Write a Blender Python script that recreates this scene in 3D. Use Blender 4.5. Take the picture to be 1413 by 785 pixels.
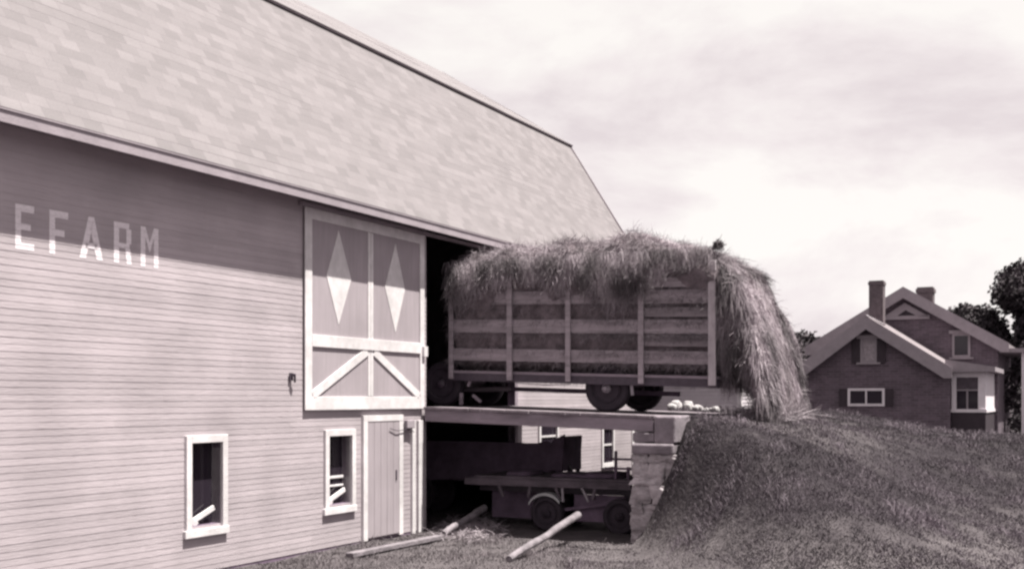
import bpy, math, random
import numpy as np
from mathutils import Vector, Matrix, noise
random.seed(7); rng = np.random.default_rng(7)
R = math.radians
SC = bpy.context.scene
for o in list(bpy.data.objects): bpy.data.objects.remove(o)
COL = SC.collection

# ------------------------------------------------------------------ camera
FPX, CX, HY, EYE = 1600.0, 706.5, 550.0, 2.3
cam = bpy.data.cameras.new('camera'); co = bpy.data.objects.new('camera', cam); COL.objects.link(co)
co.location = (0, 0, EYE); co.rotation_euler = (R(90), 0, 0)
cam.sensor_fit = 'HORIZONTAL'; cam.sensor_width = 36.0; cam.lens = 36.0*FPX/1413.0
cam.shift_y = (HY-392.5)/1413.0; cam.clip_start = .1; cam.clip_end = 3000
SC.camera = co
SC.render.resolution_x = 1024; SC.render.resolution_y = 568
# ------------------------------------------------------------------ light
SUN_AZ, SUN_EL = R(-24), R(68.8)      # azimuth from +X towards +Y
sl = bpy.data.lights.new('sun', 'SUN'); so = bpy.data.objects.new('sun', sl); COL.objects.link(so)
sl.energy = 4.7; sl.angle = R(.6); sl.color = (1, .985, .89)
sdir = Vector((math.cos(SUN_EL)*math.cos(SUN_AZ), math.cos(SUN_EL)*math.sin(SUN_AZ), math.sin(SUN_EL)))
so.rotation_euler = sdir.to_track_quat('Z', 'Y').to_euler(); so.location = (20, 0, 30)
w = bpy.data.worlds.new("World"); SC.world = w; w.use_nodes = True
nt = w.node_tree; nt.nodes.clear()
def N(t, k, **kw):
    n = t.nodes.new(k)
    for a, v in kw.items(): setattr(n, a, v)
    return n
wo = N(nt, 'ShaderNodeOutputWorld'); bg = N(nt, 'ShaderNodeBackground'); nt.links.new(bg.outputs[0], wo.inputs[0])
sky = N(nt, 'ShaderNodeTexSky', sky_type='NISHITA', sun_disc=False, sun_elevation=SUN_EL, sun_rotation=R(90)-SUN_AZ)
sky.air_density = 1.0; sky.dust_density = 2.0
bw = N(nt, 'ShaderNodeRGBToBW'); nt.links.new(sky.outputs[0], bw.inputs[0])
tint = N(nt, 'ShaderNodeMix', data_type='RGBA', blend_type='MULTIPLY'); tint.inputs[0].default_value = 1
nt.links.new(bw.outputs[0], tint.inputs[6]); tint.inputs[7].default_value = (1.0, .90, .94, 1)
tc = N(nt, 'ShaderNodeTexCoord'); mp = N(nt, 'ShaderNodeMapping'); mp.inputs['Scale'].default_value = (1, 1, 2.4)
nt.links.new(tc.outputs['Generated'], mp.inputs[0])
nz = N(nt, 'ShaderNodeTexNoise'); nz.inputs['Scale'].default_value = 3.6; nz.inputs['Detail'].default_value = 10; nz.inputs['Roughness'].default_value = .58; nz.inputs['Distortion'].default_value = .25
mp.inputs['Location'].default_value = (7.7, 4.1, .4)
nt.links.new(mp.outputs[0], nz.inputs['Vector'])
cr = N(nt, 'ShaderNodeValToRGB'); e = cr.color_ramp.elements; e[0].position = .38; e[1].position = .58
K = 3.6
e[0].color = (2.75/4, 2.48/4, 2.54/4, 1); e[1].color = (K/4, K*.965/4, K*.93/4, 1)
m_ = e.new(.47); m_.color = (3.2/4, 2.96/4, 2.96/4, 1)
nt.links.new(nz.outputs[0], cr.inputs[0])
sc4 = N(nt, 'ShaderNodeMix', data_type='RGBA', blend_type='MULTIPLY'); sc4.inputs[0].default_value = 1; sc4.inputs[7].default_value = (4, 4, 4, 1)
nt.links.new(cr.outputs[0], sc4.inputs[6])
cl = N(nt, 'ShaderNodeMix', data_type='RGBA'); cl.inputs[0].default_value = .88      # thin high cloud lets a little blue through
nt.links.new(tint.outputs[2], cl.inputs[6]); nt.links.new(sc4.outputs[2], cl.inputs[7])
nt.links.new(cl.outputs[2], bg.inputs[0]); bg.inputs[1].default_value = .10
SC.view_settings.view_transform = 'Standard'; SC.view_settings.look = 'None'
SC.view_settings.gamma = 1; SC.view_settings.exposure = 1.5
SC.render.engine = 'CYCLES'
SC.cycles.filter_width = 2.6
SC.cycles.max_bounces = 6

# ------------------------------------------------------------------ frames
TH = math.atan((1510-CX)/FPX); S_, C_ = math.sin(TH), math.cos(TH); D = 10.43
def W(n, U, z): return Vector((S_*U + C_*(n-D), C_*U - S_*(n-D), z))
def on_n(x, y, n=0.0):          # pixel -> (U, z) on the plane n = const
    a, b = (x-CX)/FPX, (HY-y)/FPX; Y = (n-D)/(C_*a-S_); return (Y*(S_*a+C_), EYE+b*Y)
def on_U(x, y, U):              # pixel -> (n, z) on the plane U = const
    a, b = (x-CX)/FPX, (HY-y)/FPX; Y = U/(S_*a+C_); return (Y*(C_*a-S_)+D, EYE+b*Y)

# ------------------------------------------------------------------ materials
MATS = {}
def mat(name, col, rough=.85, var=.25, scale=3.0, bump=.0, bscale=40, stretch=(1,1,1), spec=.3, detail=5, col2=None, attr=None, stain=0):
    if name in MATS: return MATS[name]
    m = bpy.data.materials.new(name); m.use_nodes = True; t = m.node_tree; b = t.nodes['Principled BSDF']
    b.inputs['Roughness'].default_value = rough; b.inputs['Specular IOR Level'].default_value = spec
    tcn = N(t, 'ShaderNodeTexCoord'); mpn = N(t, 'ShaderNodeMapping'); mpn.inputs['Scale'].default_value = stretch
    t.links.new(tcn.outputs['Object'], mpn.inputs[0])
    n1 = N(t, 'ShaderNodeTexNoise'); n1.inputs['Scale'].default_value = scale; n1.inputs['Detail'].default_value = detail; n1.inputs['Roughness'].default_value = .65
    t.links.new(mpn.outputs[0], n1.inputs['Vector'])
    mr = N(t, 'ShaderNodeMapRange'); mr.inputs[1].default_value = .3; mr.inputs[2].default_value = .7
    t.links.new(n1.outputs[0], mr.inputs[0])
    mx = N(t, 'ShaderNodeMix', data_type='RGBA'); t.links.new(mr.outputs[0], mx.inputs[0])
    c2 = col2 or tuple(min(1, c*(1+var)) for c in col); c1 = tuple(c*(1-var) for c in col) if not col2 else col
    mx.inputs[6].default_value = (*c1, 1); mx.inputs[7].default_value = (*c2, 1)
    out = mx.outputs[2]
    if attr:
        at = N(t, 'ShaderNodeAttribute', attribute_name=attr); ml = N(t, 'ShaderNodeMix', data_type='RGBA', blend_type='MULTIPLY')
        ml.inputs[0].default_value = 1; t.links.new(out, ml.inputs[6]); t.links.new(at.outputs['Color'], ml.inputs[7]); out = ml.outputs[2]
    if stain:
        n3 = N(t, 'ShaderNodeTexNoise'); n3.inputs['Scale'].default_value = 1.1; n3.inputs['Detail'].default_value = 6
        t.links.new(tcn.outputs['Object'], n3.inputs['Vector'])
        m3 = N(t, 'ShaderNodeMapRange'); m3.inputs[1].default_value = .35; m3.inputs[2].default_value = .65; m3.inputs[3].default_value = 1-stain; m3.inputs[4].default_value = 1+stain*.4
        t.links.new(n3.outputs[0], m3.inputs[0])
        ml = N(t, 'ShaderNodeMix', data_type='RGBA', blend_type='MULTIPLY'); ml.inputs[0].default_value = 1
        t.links.new(out, ml.inputs[6]); t.links.new(m3.outputs[0], ml.inputs[7]); out = ml.outputs[2]
    t.links.new(out, b.inputs['Base Color'])
    if bump:
        n2 = N(t, 'ShaderNodeTexNoise'); n2.inputs['Scale'].default_value = bscale; n2.inputs['Detail'].default_value = 4
        t.links.new(mpn.outputs[0], n2.inputs['Vector'])
        bp = N(t, 'ShaderNodeBump'); bp.inputs['Strength'].default_value = bump; bp.inputs['Distance'].default_value = .02
        t.links.new(n2.outputs[0], bp.inputs['Height']); t.links.new(bp.outputs[0], b.inputs['Normal'])
    MATS[name] = m; return m
def tn(v, g=.86, b=.93): return (v, v*g*.98, v*b*1.035)
M_side = mat('siding_paint', tn(.325, .88, .91), .8, .10, 2.2, .25, 60, (1, .12, 1.5), stain=.12, attr='tone')
M_trim = mat('trim_paint', tn(.54, .95, .94), .8, .12, 7, .25, 50, stain=.16)
M_letter = mat('letter_paint', tn(.60, .92, .94), .8, .16, 25, .2, 60, (1, 1, 3))
M_panel = mat('door_panel_paint', tn(.29, .88, .92), .8, .08, 2, .2, 50, (1, 8, .5), stain=.1)
M_eave = mat('eave_paint', tn(.26, .87, .93), .8, .12, 3, .2, 40)
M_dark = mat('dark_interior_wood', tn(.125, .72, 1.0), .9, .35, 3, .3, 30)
M_timber = mat('weathered_timber', tn(.20, .84, .94), .9, .28, 6, .5, 30, (.25, 1, 1))
M_dkwood = mat('dark_old_wood', tn(.10, .82, .95), .9, .4, 5, .5, 30, (.4, 1, 1))
M_deck = mat('deck_plank_wood', tn(.17, .85, .92), .9, .3, 6, .5, 30)
M_rack = mat('rack_board_wood', tn(.26, .87, .92), .9, .28, 7, .4, 30, (.2, 1, 2), attr='tone')
M_stake = mat('rack_stake_wood', tn(.38, .90, .93), .85, .15, 7, .3, 30, (1, 1, .2))
M_stone = mat('field_stone', tn(.30, .90, .92), .9, .45, 4, .8, 12, attr='tone')
M_conc = mat('old_concrete', tn(.18, .86, .94), .9, .28, 5, .5, 25)
M_rubber = mat('tyre_rubber', tn(.03, .75, 1.0), .8, .2, 10)
M_metal = mat('dull_metal', tn(.22, .88, .97), .5, .3, 8, spec=.5)
M_wheelrim = mat('wheel_rim', tn(.035, .75, 1.0), .8, .3, 8)
M_iron = mat('dark_iron', tn(.05, .75, 1.0), .6, .3, 8, spec=.4)
M_hay = mat('dry_hay', tn(.215, .87, .92), .9, .25, 2.5, 0, attr='tone')
M_haycore = mat('packed_hay', tn(.13, .82, .88), .95, .45, 6, 1.0, 30)
M_brick = mat('old_brick', tn(.09, .78, .92), .9, .2, 2, .4, 30)
M_htrim = mat('house_trim', tn(.23, .88, .93), .8, .1, 4)
M_hwhite = mat('house_white', tn(.55, .93, .95), .8, .08, 4)
def brick_courses(m):
    t = m.node_tree; b = t.nodes['Principled BSDF']; src = b.inputs['Base Color'].links[0].from_socket
    tcn = N(t, 'ShaderNodeTexCoord'); sp = N(t, 'ShaderNodeSeparateXYZ'); t.links.new(tcn.outputs['Object'], sp.inputs[0])
    ad = N(t, 'ShaderNodeMath', operation='ADD'); t.links.new(sp.outputs[0], ad.inputs[0]); t.links.new(sp.outputs[1], ad.inputs[1])
    cb = N(t, 'ShaderNodeCombineXYZ'); t.links.new(ad.outputs[0], cb.inputs[0]); t.links.new(sp.outputs[2], cb.inputs[1])
    br = N(t, 'ShaderNodeTexBrick'); br.inputs['Scale'].default_value = 1; br.inputs['Brick Width'].default_value = .30; br.inputs['Row Height'].default_value = .10; br.inputs['Mortar Size'].default_value = .012
    br.inputs['Color1'].default_value = (.8, .8, .8, 1); br.inputs['Color2'].default_value = (1.2, 1.17, 1.2, 1); br.inputs['Mortar'].default_value = (1.35, 1.4, 1.35, 1)
    t.links.new(cb.outputs[0], br.inputs['Vector']); ml = N(t, 'ShaderNodeMix', data_type='RGBA', blend_type='MULTIPLY'); ml.inputs[0].default_value = 1
    t.links.new(src, ml.inputs[6]); t.links.new(br.outputs[0], ml.inputs[7]); t.links.new(ml.outputs[2], b.inputs['Base Color'])
brick_courses(M_brick)
M_hroof = mat('house_roof', tn(.16, .86, .9), .9, .25, 3, .4, 20)
M_shut = mat('shutter_paint', tn(.03, .7, .9), .7, .2, 6)
M_curt = mat('window_curtain', tn(.25, .88, .92), .9, .3, 14)
M_leaf = mat('leaf', tn(.035, .80, .92), .8, .4, 1.2, attr='tone')
M_bark = mat('bark', tn(.06, .8, .9), .9, .3, 8)
M_grass = mat('grass_blade', tn(.066, .82, .94), .8, .35, .9, attr='tone')
M_pole = mat('peeled_pole', tn(.15, .88, .94), .9, .4, 5, .8, 30)
M_white = mat('white_bloom', tn(.36, .95, .94), .8, .1, 10)
def glass_mat():
    m = bpy.data.materials.new('window_glass'); m.use_nodes = True; b = m.node_tree.nodes['Principled BSDF']
    b.inputs['Base Color'].default_value = (.02, .015, .022, 1); b.inputs['Roughness'].default_value = .08
    b.inputs['Specular IOR Level'].default_value = .4
    MATS['window_glass'] = m; return m
M_glass = glass_mat()
def roof_mat():
    m = bpy.data.materials.new('roof_shingle'); m.use_nodes = True; t = m.node_tree; b = t.nodes['Principled BSDF']
    b.inputs['Roughness'].default_value = .9; b.inputs['Specular IOR Level'].default_value = .2
    uv = N(t, 'ShaderNodeUVMap')
    br = N(t, 'ShaderNodeTexBrick'); br.offset = .5; br.inputs['Scale'].default_value = 1
    br.inputs['Brick Width'].default_value = .28; br.inputs['Row Height'].default_value = .16
    br.inputs['Mortar Size'].default_value = .004; br.inputs['Mortar Smooth'].default_value = .2
    br.inputs['Color1'].default_value = (*tn(.138, .91, .92), 1); br.inputs['Color2'].default_value = (*tn(.171, .91, .92), 1)
    br.inputs['Mortar'].default_value = (*tn(.132, .89, .92), 1)
    t.links.new(uv.outputs[0], br.inputs['Vector'])
    mp = N(t, 'ShaderNodeMapping'); mp.inputs['Scale'].default_value = (.55, 2.2, 1); mp.inputs['Rotation'].default_value = (0, 0, R(14))
    t.links.new(uv.outputs[0], mp.inputs[0])
    n1 = N(t, 'ShaderNodeTexNoise'); n1.inputs['Scale'].default_value = 1.6; n1.inputs['Detail'].default_value = 5; n1.inputs['Roughness'].default_value = .6
    t.links.new(mp.outputs[0], n1.inputs['Vector'])
    mr = N(t, 'ShaderNodeMapRange'); mr.inputs[1].default_value = .33; mr.inputs[2].default_value = .67; mr.inputs[3].default_value = .95; mr.inputs[4].default_value = 1.07
    t.links.new(n1.outputs[0], mr.inputs[0])
    ml = N(t, 'ShaderNodeMix', data_type='RGBA', blend_type='MULTIPLY'); ml.inputs[0].default_value = 1
    t.links.new(br.outputs[0], ml.inputs[6]); t.links.new(mr.outputs[0], ml.inputs[7])
    n2 = N(t, 'ShaderNodeTexNoise'); n2.inputs['Scale'].default_value = 45; t.links.new(uv.outputs[0], n2.inputs['Vector'])
    m2 = N(t, 'ShaderNodeMapRange'); m2.inputs[3].default_value = .85; m2.inputs[4].default_value = 1.15; t.links.new(n2.outputs[0], m2.inputs[0])
    ml2 = N(t, 'ShaderNodeMix', data_type='RGBA', blend_type='MULTIPLY'); ml2.inputs[0].default_value = 1
    t.links.new(ml.outputs[2], ml2.inputs[6]); t.links.new(m2.outputs[0], ml2.inputs[7]); t.links.new(ml2.outputs[2], b.inputs['Base Color'])
    return m
M_roof = roof_mat()
def ground_mat():
    m = bpy.data.materials.new('ground_soil'); m.use_nodes = True; t = m.node_tree; b = t.nodes['Principled BSDF']
    b.inputs['Roughness'].default_value = .95; b.inputs['Specular IOR Level'].default_value = .1
    at = N(t, 'ShaderNodeAttribute', attribute_name='tone')
    tcn = N(t, 'ShaderNodeTexCoord')
    n1 = N(t, 'ShaderNodeTexNoise'); n1.inputs['Scale'].default_value = 2.2; n1.inputs['Detail'].default_value = 9; n1.inputs['Roughness'].default_value = .7
    t.links.new(tcn.outputs['Object'], n1.inputs['Vector'])
    ad = N(t, 'ShaderNodeMath', operation='ADD'); t.links.new(at.outputs['Fac'], ad.inputs[0]); 
    mr = N(t, 'ShaderNodeMapRange'); mr.inputs[1].default_value = .3; mr.inputs[2].default_value = .7; mr.inputs[3].default_value = -.35; mr.inputs[4].default_value = .35
    t.links.new(n1.outputs[0], mr.inputs[0]); t.links.new(mr.outputs[0], ad.inputs[1])
    cl_ = N(t, 'ShaderNodeClamp'); t.links.new(ad.outputs[0], cl_.inputs[0])
    mx = N(t, 'ShaderNodeMix', data_type='RGBA'); t.links.new(cl_.outputs[0], mx.inputs[0])
    mx.inputs[6].default_value = (*tn(.024, .82, .94), 1); mx.inputs[7].default_value = (*tn(.095, .88, .90), 1)
    t.links.new(mx.outputs[2], b.inputs['Base Color'])
    n2 = N(t, 'ShaderNodeTexNoise'); n2.inputs['Scale'].default_value = 14; n2.inputs['Detail'].default_value = 6
    t.links.new(tcn.outputs['Object'], n2.inputs['Vector'])
    bp = N(t, 'ShaderNodeBump'); bp.inputs['Strength'].default_value = .8; bp.inputs['Distance'].default_value = .05
    t.links.new(n2.outputs[0], bp.inputs['Height']); t.links.new(bp.outputs[0], b.inputs['Normal'])
    return m
M_ground = ground_mat()

# ------------------------------------------------------------------ mesh builder
class MB:
    def __init__(s): s.v = []; s.f = []; s.t = []; s.uv = None
    def add(s, vs, fs, tone=1.0):
        k = len(s.v); s.v += [tuple(p) for p in vs]; s.f += [tuple(i+k for i in f) for f in fs]; s.t += [tone]*len(vs)
    def box(s, a0, a1, b0, b1, c0, c1, tone=1.0):
        vs = [(x, y, z) for z in (c0, c1) for y in (b0, b1) for x in (a0, a1)]
        s.add(vs, [(0,2,3,1),(4,5,7,6),(0,1,5,4),(2,6,7,3),(0,4,6,2),(1,3,7,5)], tone)
    def bar(s, p, q, w, h, up=(0,0,1), tone=1.0):
        p, q = Vector(p), Vector(q); d = (q-p).normalized(); up = Vector(up)
        sd = d.cross(up)
        if sd.length < 1e-4: sd = d.cross(Vector((1,0,0)))
        sd.normalize(); u2 = sd.cross(d).normalized()
        vs = [e + sd*(i*w/2) + u2*(j*h/2) for e in (p, q) for j in (-1, 1) for i in (-1, 1)]
        s.add(vs, [(0,1,3,2),(4,6,7,5),(0,4,5,1),(2,3,7,6),(0,2,6,4),(1,5,7,3)], tone)
    def tube(s, pts, r, seg=10, cap=True, tone=1.0):
        pts = [Vector(p) for p in pts]; rs = r if isinstance(r, (list, tuple)) else [r]*len(pts)
        vs = []; fs = []
        for i, p in enumerate(pts):
            d = (pts[min(i+1, len(pts)-1)]-pts[max(i-1, 0)]).normalized()
            a = d.orthogonal() if abs(d.z) > .95 else d.cross(Vector((0,0,1)))
            a.normalize(); b = d.cross(a)
            for k in range(seg):
                t = 2*math.pi*k/seg; vs.append(p + (a*math.cos(t)+b*math.sin(t))*rs[i])
        for i in range(len(pts)-1):
            for k in range(seg):
                k2 = (k+1) % seg; fs.append((i*seg+k, i*seg+k2, (i+1)*seg+k2, (i+1)*seg+k))
        if cap: fs.append(tuple(range(seg))[::-1]); fs.append(tuple((len(pts)-1)*seg+k for k in range(seg)))
        s.add(vs, fs, tone)
    def lathe(s, c, ax, prof, seg=28):     # prof: (distance along axis, radius)
        c, ax = Vector(c), Vector(ax).normalized(); a = ax.orthogonal().normalized(); b = ax.cross(a)
        vs = []; fs = []
        for (h, r) in prof:
            for k in range(seg):
                t = 2*math.pi*k/seg; vs.append(c+ax*h+(a*math.cos(t)+b*math.sin(t))*r)
        n = len(prof)
        for i in range(n-1):
            for k in range(seg):
                k2 = (k+1) % seg; fs.append((i*seg+k, i*seg+k2, (i+1)*seg+k2, (i+1)*seg+k))
        fs.append(tuple(range(seg))[::-1]); fs.append(tuple((n-1)*seg+k for k in range(seg)))
        s.add(vs, fs)
    def prism(s, poly, f0, f1):            # poly list of 2D, f0/f1 map 2D -> 3D at the two ends
        n = len(poly); vs = [f0(*p) for p in poly]+[f1(*p) for p in poly]
        fs = [tuple(range(n))[::-1], tuple(range(n, 2*n))]+[(i, (i+1) % n, n+(i+1) % n, n+i) for i in range(n)]
        s.add(vs, fs)
    def build(s, name, m, parent=None, org=None, smooth=False, bevel=0):
        me = bpy.data.meshes.new(name)
        v = np.array(s.v, dtype=float)
        if org is not None: v = v - np.array(org)
        me.from_pydata(v.tolist(), [], s.f); me.materials.append(m)
        at = me.color_attributes.new('tone', 'FLOAT_COLOR', 'POINT')
        t = np.array(s.t, dtype=np.float32); at.data.foreach_set('color', np.stack([t, t, t, np.ones_like(t)], 1).ravel())
        me.update()
        o = bpy.data.objects.new(name, me); COL.objects.link(o)
        if parent is not None: o.parent = parent
        if smooth:
            for p in me.polygons: p.use_smooth = True
        if bevel:
            bv = o.modifiers.new('bevel', 'BEVEL'); bv.width = bevel; bv.segments = 2; bv.limit_method = 'ANGLE'
        return o
def tag(o, label=None, cat=None, group=None, kind=None):
    if label: o['label'] = label
    if cat: o['category'] = cat
    if group: o['group'] = group
    if kind: o['kind'] = kind
    return o
def thing(name, org, label, cat, group=None):    # Empty in the barn frame; org is (n, U, z)
    o = bpy.data.objects.new(name, None); COL.objects.link(o); o.empty_display_size = .3
    o.location = W(*org); o.rotation_euler = (0, 0, -TH)
    o['org'] = list(org); return tag(o, label, cat, group)
def part(mb, name, m, par, **kw):
    root = par
    while root.parent: root = root.parent
    return mb.build(name, m, par, org=list(root['org']), **kw)
def single(mb, name, m, org, label, cat, group=None, **kw):
    o = mb.build(name, m, None, org=list(org), **kw); o.location = W(*org); o.rotation_euler = (0, 0, -TH)
    return tag(o, label, cat, group)
def ss(a, b, x):
    t = max(0, min(1, (x-a)/(b-a))); return t*t*(3-2*t)

# ------------------------------------------------------------------ ground
def zg(n, U):
    p = W(n, U, 0); X, Y = p.x, p.y
    zc = 2.03 - .07*ss(5.0, 5.8, n) - .40*ss(5.3, 8.4, n)
    zc -= .045*max(0, min(U-25, 26)); zc = max(zc, .45)
    if U > 17.25:
        thr = max(.6, D-.366*U+.35); r = ss(4.3, 4.8, n) if U < 21.3 else ss(thr-.25, thr+.25, n)
    else: r = ss(1.85, 2.95+.5*max(0, 17.4-Y), X)
    Yc = 17.9 + 4.2*ss(3.0, 8.5, X)
    h = 1-ss(0, 1, (Yc-Y)/8.5)
    far = ss(32, 44, U)*(1-ss(-60, 0, n)*0)
    z = zc*h*r
    z = z*(1-far) + .55*far*ss(-2, 6, n) if n < 6 else z
    p3 = Vector((X*.55, Y*.55, 3.1)); z += .06*noise.noise(p3)*ss(0.3, 1.5, z) + .03*noise.noise(p3*4)
    if U > 60: z += 1.2*ss(60, 400, U)*noise.noise(Vector((X*.01, Y*.01, 0)))
    if 16.5 < U < 22 and n > 4.7 and n < 6.2 and U > 17.25: z = min(z, 2.035)
    return z
def axis(lo, hi, c0, c1, fine, mx):
    a = [c0]; st = fine
    while a[-1] > lo: a.append(a[-1]-st); st = min(st*1.18, mx)
    a = a[::-1]; x = c0
    while x < c1: x += fine; a.append(x)
    st = fine
    while a[-1] < hi: a.append(a[-1]+st); st = min(st*1.18, mx)
    return a
gn = axis(-700, 700, -1.5, 16, .16, 60); gu = axis(-250, 1500, 3, 30, .16, 80)
g = MB(); idx = {}
for j, U in enumerate(gu):
    for i, n in enumerate(gn):
        z = zg(n, U); p = W(n, U, z); g.v.append(tuple(p))
        # bare trodden soil in the yard, turf on the bank
        yard = 1-ss(.25, 1.0, z)
        if U > 17.25 and n > 4.7: yard = max(yard, .55*(1-ss(21.5, 23, U))*(1-ss(6.5, 8, n)))
        g.t.append(yard*.8 if U < 40 else .15)
nn = len(gn)
g.f = [(j*nn+i, j*nn+i+1, (j+1)*nn+i+1, (j+1)*nn+i) for j in range(len(gu)-1) for i in range(nn-1)]
go = g.build('ground', M_ground, smooth=True); tag(go, 'trodden yard and grassy bank around the barn', kind='structure')

# ------------------------------------------------------------------ barn
DZ0, DZ1 = 2.16, 5.17
OP0, OP1 = 17.42, 20.86          # openings along the wall
def wall_siding(mb, u0, u1, z0, z1, holes, row=.077, nout=0.0, thick=.0031, facing=1):
    r = 0; z = z0
    while z < z1-1e-6:
        za, zb = z, min(z+row, z1)
        cuts = sorted({za, zb} | {h for ho in holes for h in ho[2:4] if za < h < zb})
        tone0 = 1+random.uniform(-.05, .05)
        for a, b in zip(cuts[:-1], cuts[1:]):
            mid = (a+b)/2; spans = [(u0, u1)]
            for (h0, h1, g0, g1) in holes:
                if g0 < mid < g1:
                    ns = []
                    for (s0, s1) in spans:
                        if h1 <= s0 or h0 >= s1: ns.append((s0, s1)); continue
                        if h0 > s0: ns.append((s0, h0))
                        if h1 < s1: ns.append((h1, s1))
                    spans = ns
            for (s0, s1) in spans:
                x = s0
                while x < s1-1e-6:
                    rr = random.Random(int(r*7919+round(x*13)))
                    x2 = min(s1, x+rr.uniform(2.5, 4.2)); tone = tone0*(1+rr.uniform(-.045, .045)); j = rr.uniform(-.0006, .0006)
                    oa = nout+(thick*(1-(a-za)/row)+.003+j)*facing; ob = nout+(thick*(1-(b-za)/row)+.003+j)*facing
                    vs = [(oa, x, a), (oa, x2, a), (ob, x2, b), (ob, x, b), (nout, x, a), (nout, x2, a)]
                    mb.add(vs, [(0, 1, 2, 3) if facing < 0 else (0, 1, 2, 3), (4, 5, 1, 0)], tone)
                    x = x2
        z = zb; r += 1
barn = thing('barn', (0, 17, 0), 'big clapboard barn with shingled gambrel roof, painted letters EFARM and diamond sliding doors', 'barn')
w1 = on_n(254, 601); w1b = on_n(311, 743); w2 = on_n(446, 593); w2b = on_n(488, 711)
d1 = on_n(499, 573); d1b = on_n(552, 752)
WIN1 = (w1[0]+.08, w1b[0]-.08, 1.02-.0, on_n(258, 611)[1]); 
zw1b = on_n(254, 741)[1]; zw1t = w1[1]; zw2b = on_n(446, 709)[1]; zw2t = w2[1]
WIN1 = (w1[0]+.10, w1b[0]-.10, zw1b+.12, zw1t-.10)
WIN2 = (w2[0]+.10, w2b[0]-.10, zw2b+.12, zw2t-.10)
BE = 27.6                         # far corner of the barn
win3 = [(on_n(742, 600)[0], on_n(769, 600)[0], 1.0, on_n(742, 586)[1]+.25), (on_n(829, 600)[0], on_n(846, 600)[0], on_n(829, 645)[1], on_n(829, 592)[1]+.15)]
holes = [(OP0, OP1, 2.10, 5.25), (OP0, OP1, -.2, 1.95), WIN1, WIN2] + [(a+.08, b-.08, c+.08, d-.08) for a, b, c, d in win3]
mb = MB(); wall_siding(mb, 1.0, BE, .04, 5.24, holes); part(mb, 'wall', M_side, barn)
# wall backing so that light does not leak (inside face), gable ends, rear wall
def holes_grid(mb, u0, u1, z0, z1, hs, n0, n1):
    us = sorted({u0, u1} | {h for q in hs for h in q[:2]}); zs = sorted({z0, z1} | {h for q in hs for h in q[2:4] if z0 < h < z1})
    for a, b in zip(us[:-1], us[1:]):
        for c, d in zip(zs[:-1], zs[1:]):
            m1, m2 = (a+b)/2, (c+d)/2
            if any(q[0] < m1 < q[1] and q[2] < m2 < q[3] for q in hs): continue
            mb.box(n0, n1, a, b, c, d)
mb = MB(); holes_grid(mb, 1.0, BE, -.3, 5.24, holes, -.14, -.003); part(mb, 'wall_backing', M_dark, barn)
NB, NR, ZR, ZB, ZE = -1.85, -5.7, 11.33, 8.92, 5.27
NX = 2*NR
gpoly = [(0, -.3), (0, 5.35), (NB, ZB-.12), (NR, ZR-.14), (2*NR-NB, ZB-.12), (NX, 5.35), (NX, -.3)]
for nm, ua, ub in (('gable_end', BE-.14, BE-.002), ('gable_end', 1.0, 1.14)):
    mb = MB(); mb.prism([(p[0] if 0 else min(-.141, p[0]), p[1]) for p in gpoly], lambda a, b: (a, ua, b), lambda a, b: (a, ub, b)); part(mb, nm, M_panel, barn)
mb = MB(); mb.box(NX, NX+.14, 1.14, BE-.14, -.3, 5.3); part(mb, 'rear_wall', M_panel, barn)
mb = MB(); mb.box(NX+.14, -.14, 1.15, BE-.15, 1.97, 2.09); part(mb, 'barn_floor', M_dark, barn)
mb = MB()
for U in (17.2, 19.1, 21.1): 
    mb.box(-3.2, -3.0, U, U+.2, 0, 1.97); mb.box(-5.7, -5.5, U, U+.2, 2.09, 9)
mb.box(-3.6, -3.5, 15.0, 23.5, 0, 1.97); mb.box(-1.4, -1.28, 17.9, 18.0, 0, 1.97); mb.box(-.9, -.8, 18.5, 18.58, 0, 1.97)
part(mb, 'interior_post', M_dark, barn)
# roof: courses of shingles on the steep lower slope
def slope_courses(mb, a, b, u0, u1, course=.16, t=.004):
    a, b = Vector((a[0], 0, a[1])), Vector((b[0], 0, b[1])); L = (b-a).length; d = (b-a)/L; nrm = Vector((d.z, 0, -d.x))
    if nrm.z < 0: nrm = -nrm
    k = 0; s = 0; uvs = []
    while s < L-1e-6:
        s2 = min(L, s+course); p = a+d*s+nrm*t; q = a+d*s2+nrm*.004; r0 = a+d*s+nrm*.002
        seg = 24
        for i in range(seg):
            x0 = u0+(u1-u0)*i/seg; x1 = u0+(u1-u0)*(i+1)/seg
            w0 = .012*noise.noise(Vector((x0*.5, s, 0))); w1_ = .012*noise.noise(Vector((x1*.5, s, 0)))
            mb.add([(p.x, x0, p.z+w0), (p.x, x1, p.z+w1_), (q.x, x1, q.z+w1_), (q.x, x0, q.z+w0), (r0.x, x0, r0.z+w0-.01), (r0.x, x1, r0.z+w1_-.01)], [(0, 1, 2, 3), (4, 5, 1, 0)])
            uvs += [[(x0, s), (x1, s), (x1, s2), (x0, s2)], [(x0, s), (x1, s), (x1, s), (x0, s)]]
        s = s2; k += 1
    return uvs
def with_uv(o, uvs):
    l = o.data.uv_layers.new(name='UVMap'); flat = [c for f in uvs for p in f for c in p]; l.data.foreach_set('uv', flat)
RU0, RU1 = .8, BE+.16
e0, e1, e2 = (.435, ZE+.02), (NB, ZB), (NR, ZR)
mb = MB(); uvs = slope_courses(mb, e0, e1, RU0, RU1); lower = part(mb, 'lower_roof_slope', M_roof, barn); with_uv(lower, uvs)
mb = MB(); uvs = slope_courses(mb, (NB+.08, ZB+.0), e2, RU0, RU1); o = part(mb, 'upper_roof_slope', M_roof, barn); with_uv(o, uvs)
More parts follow.
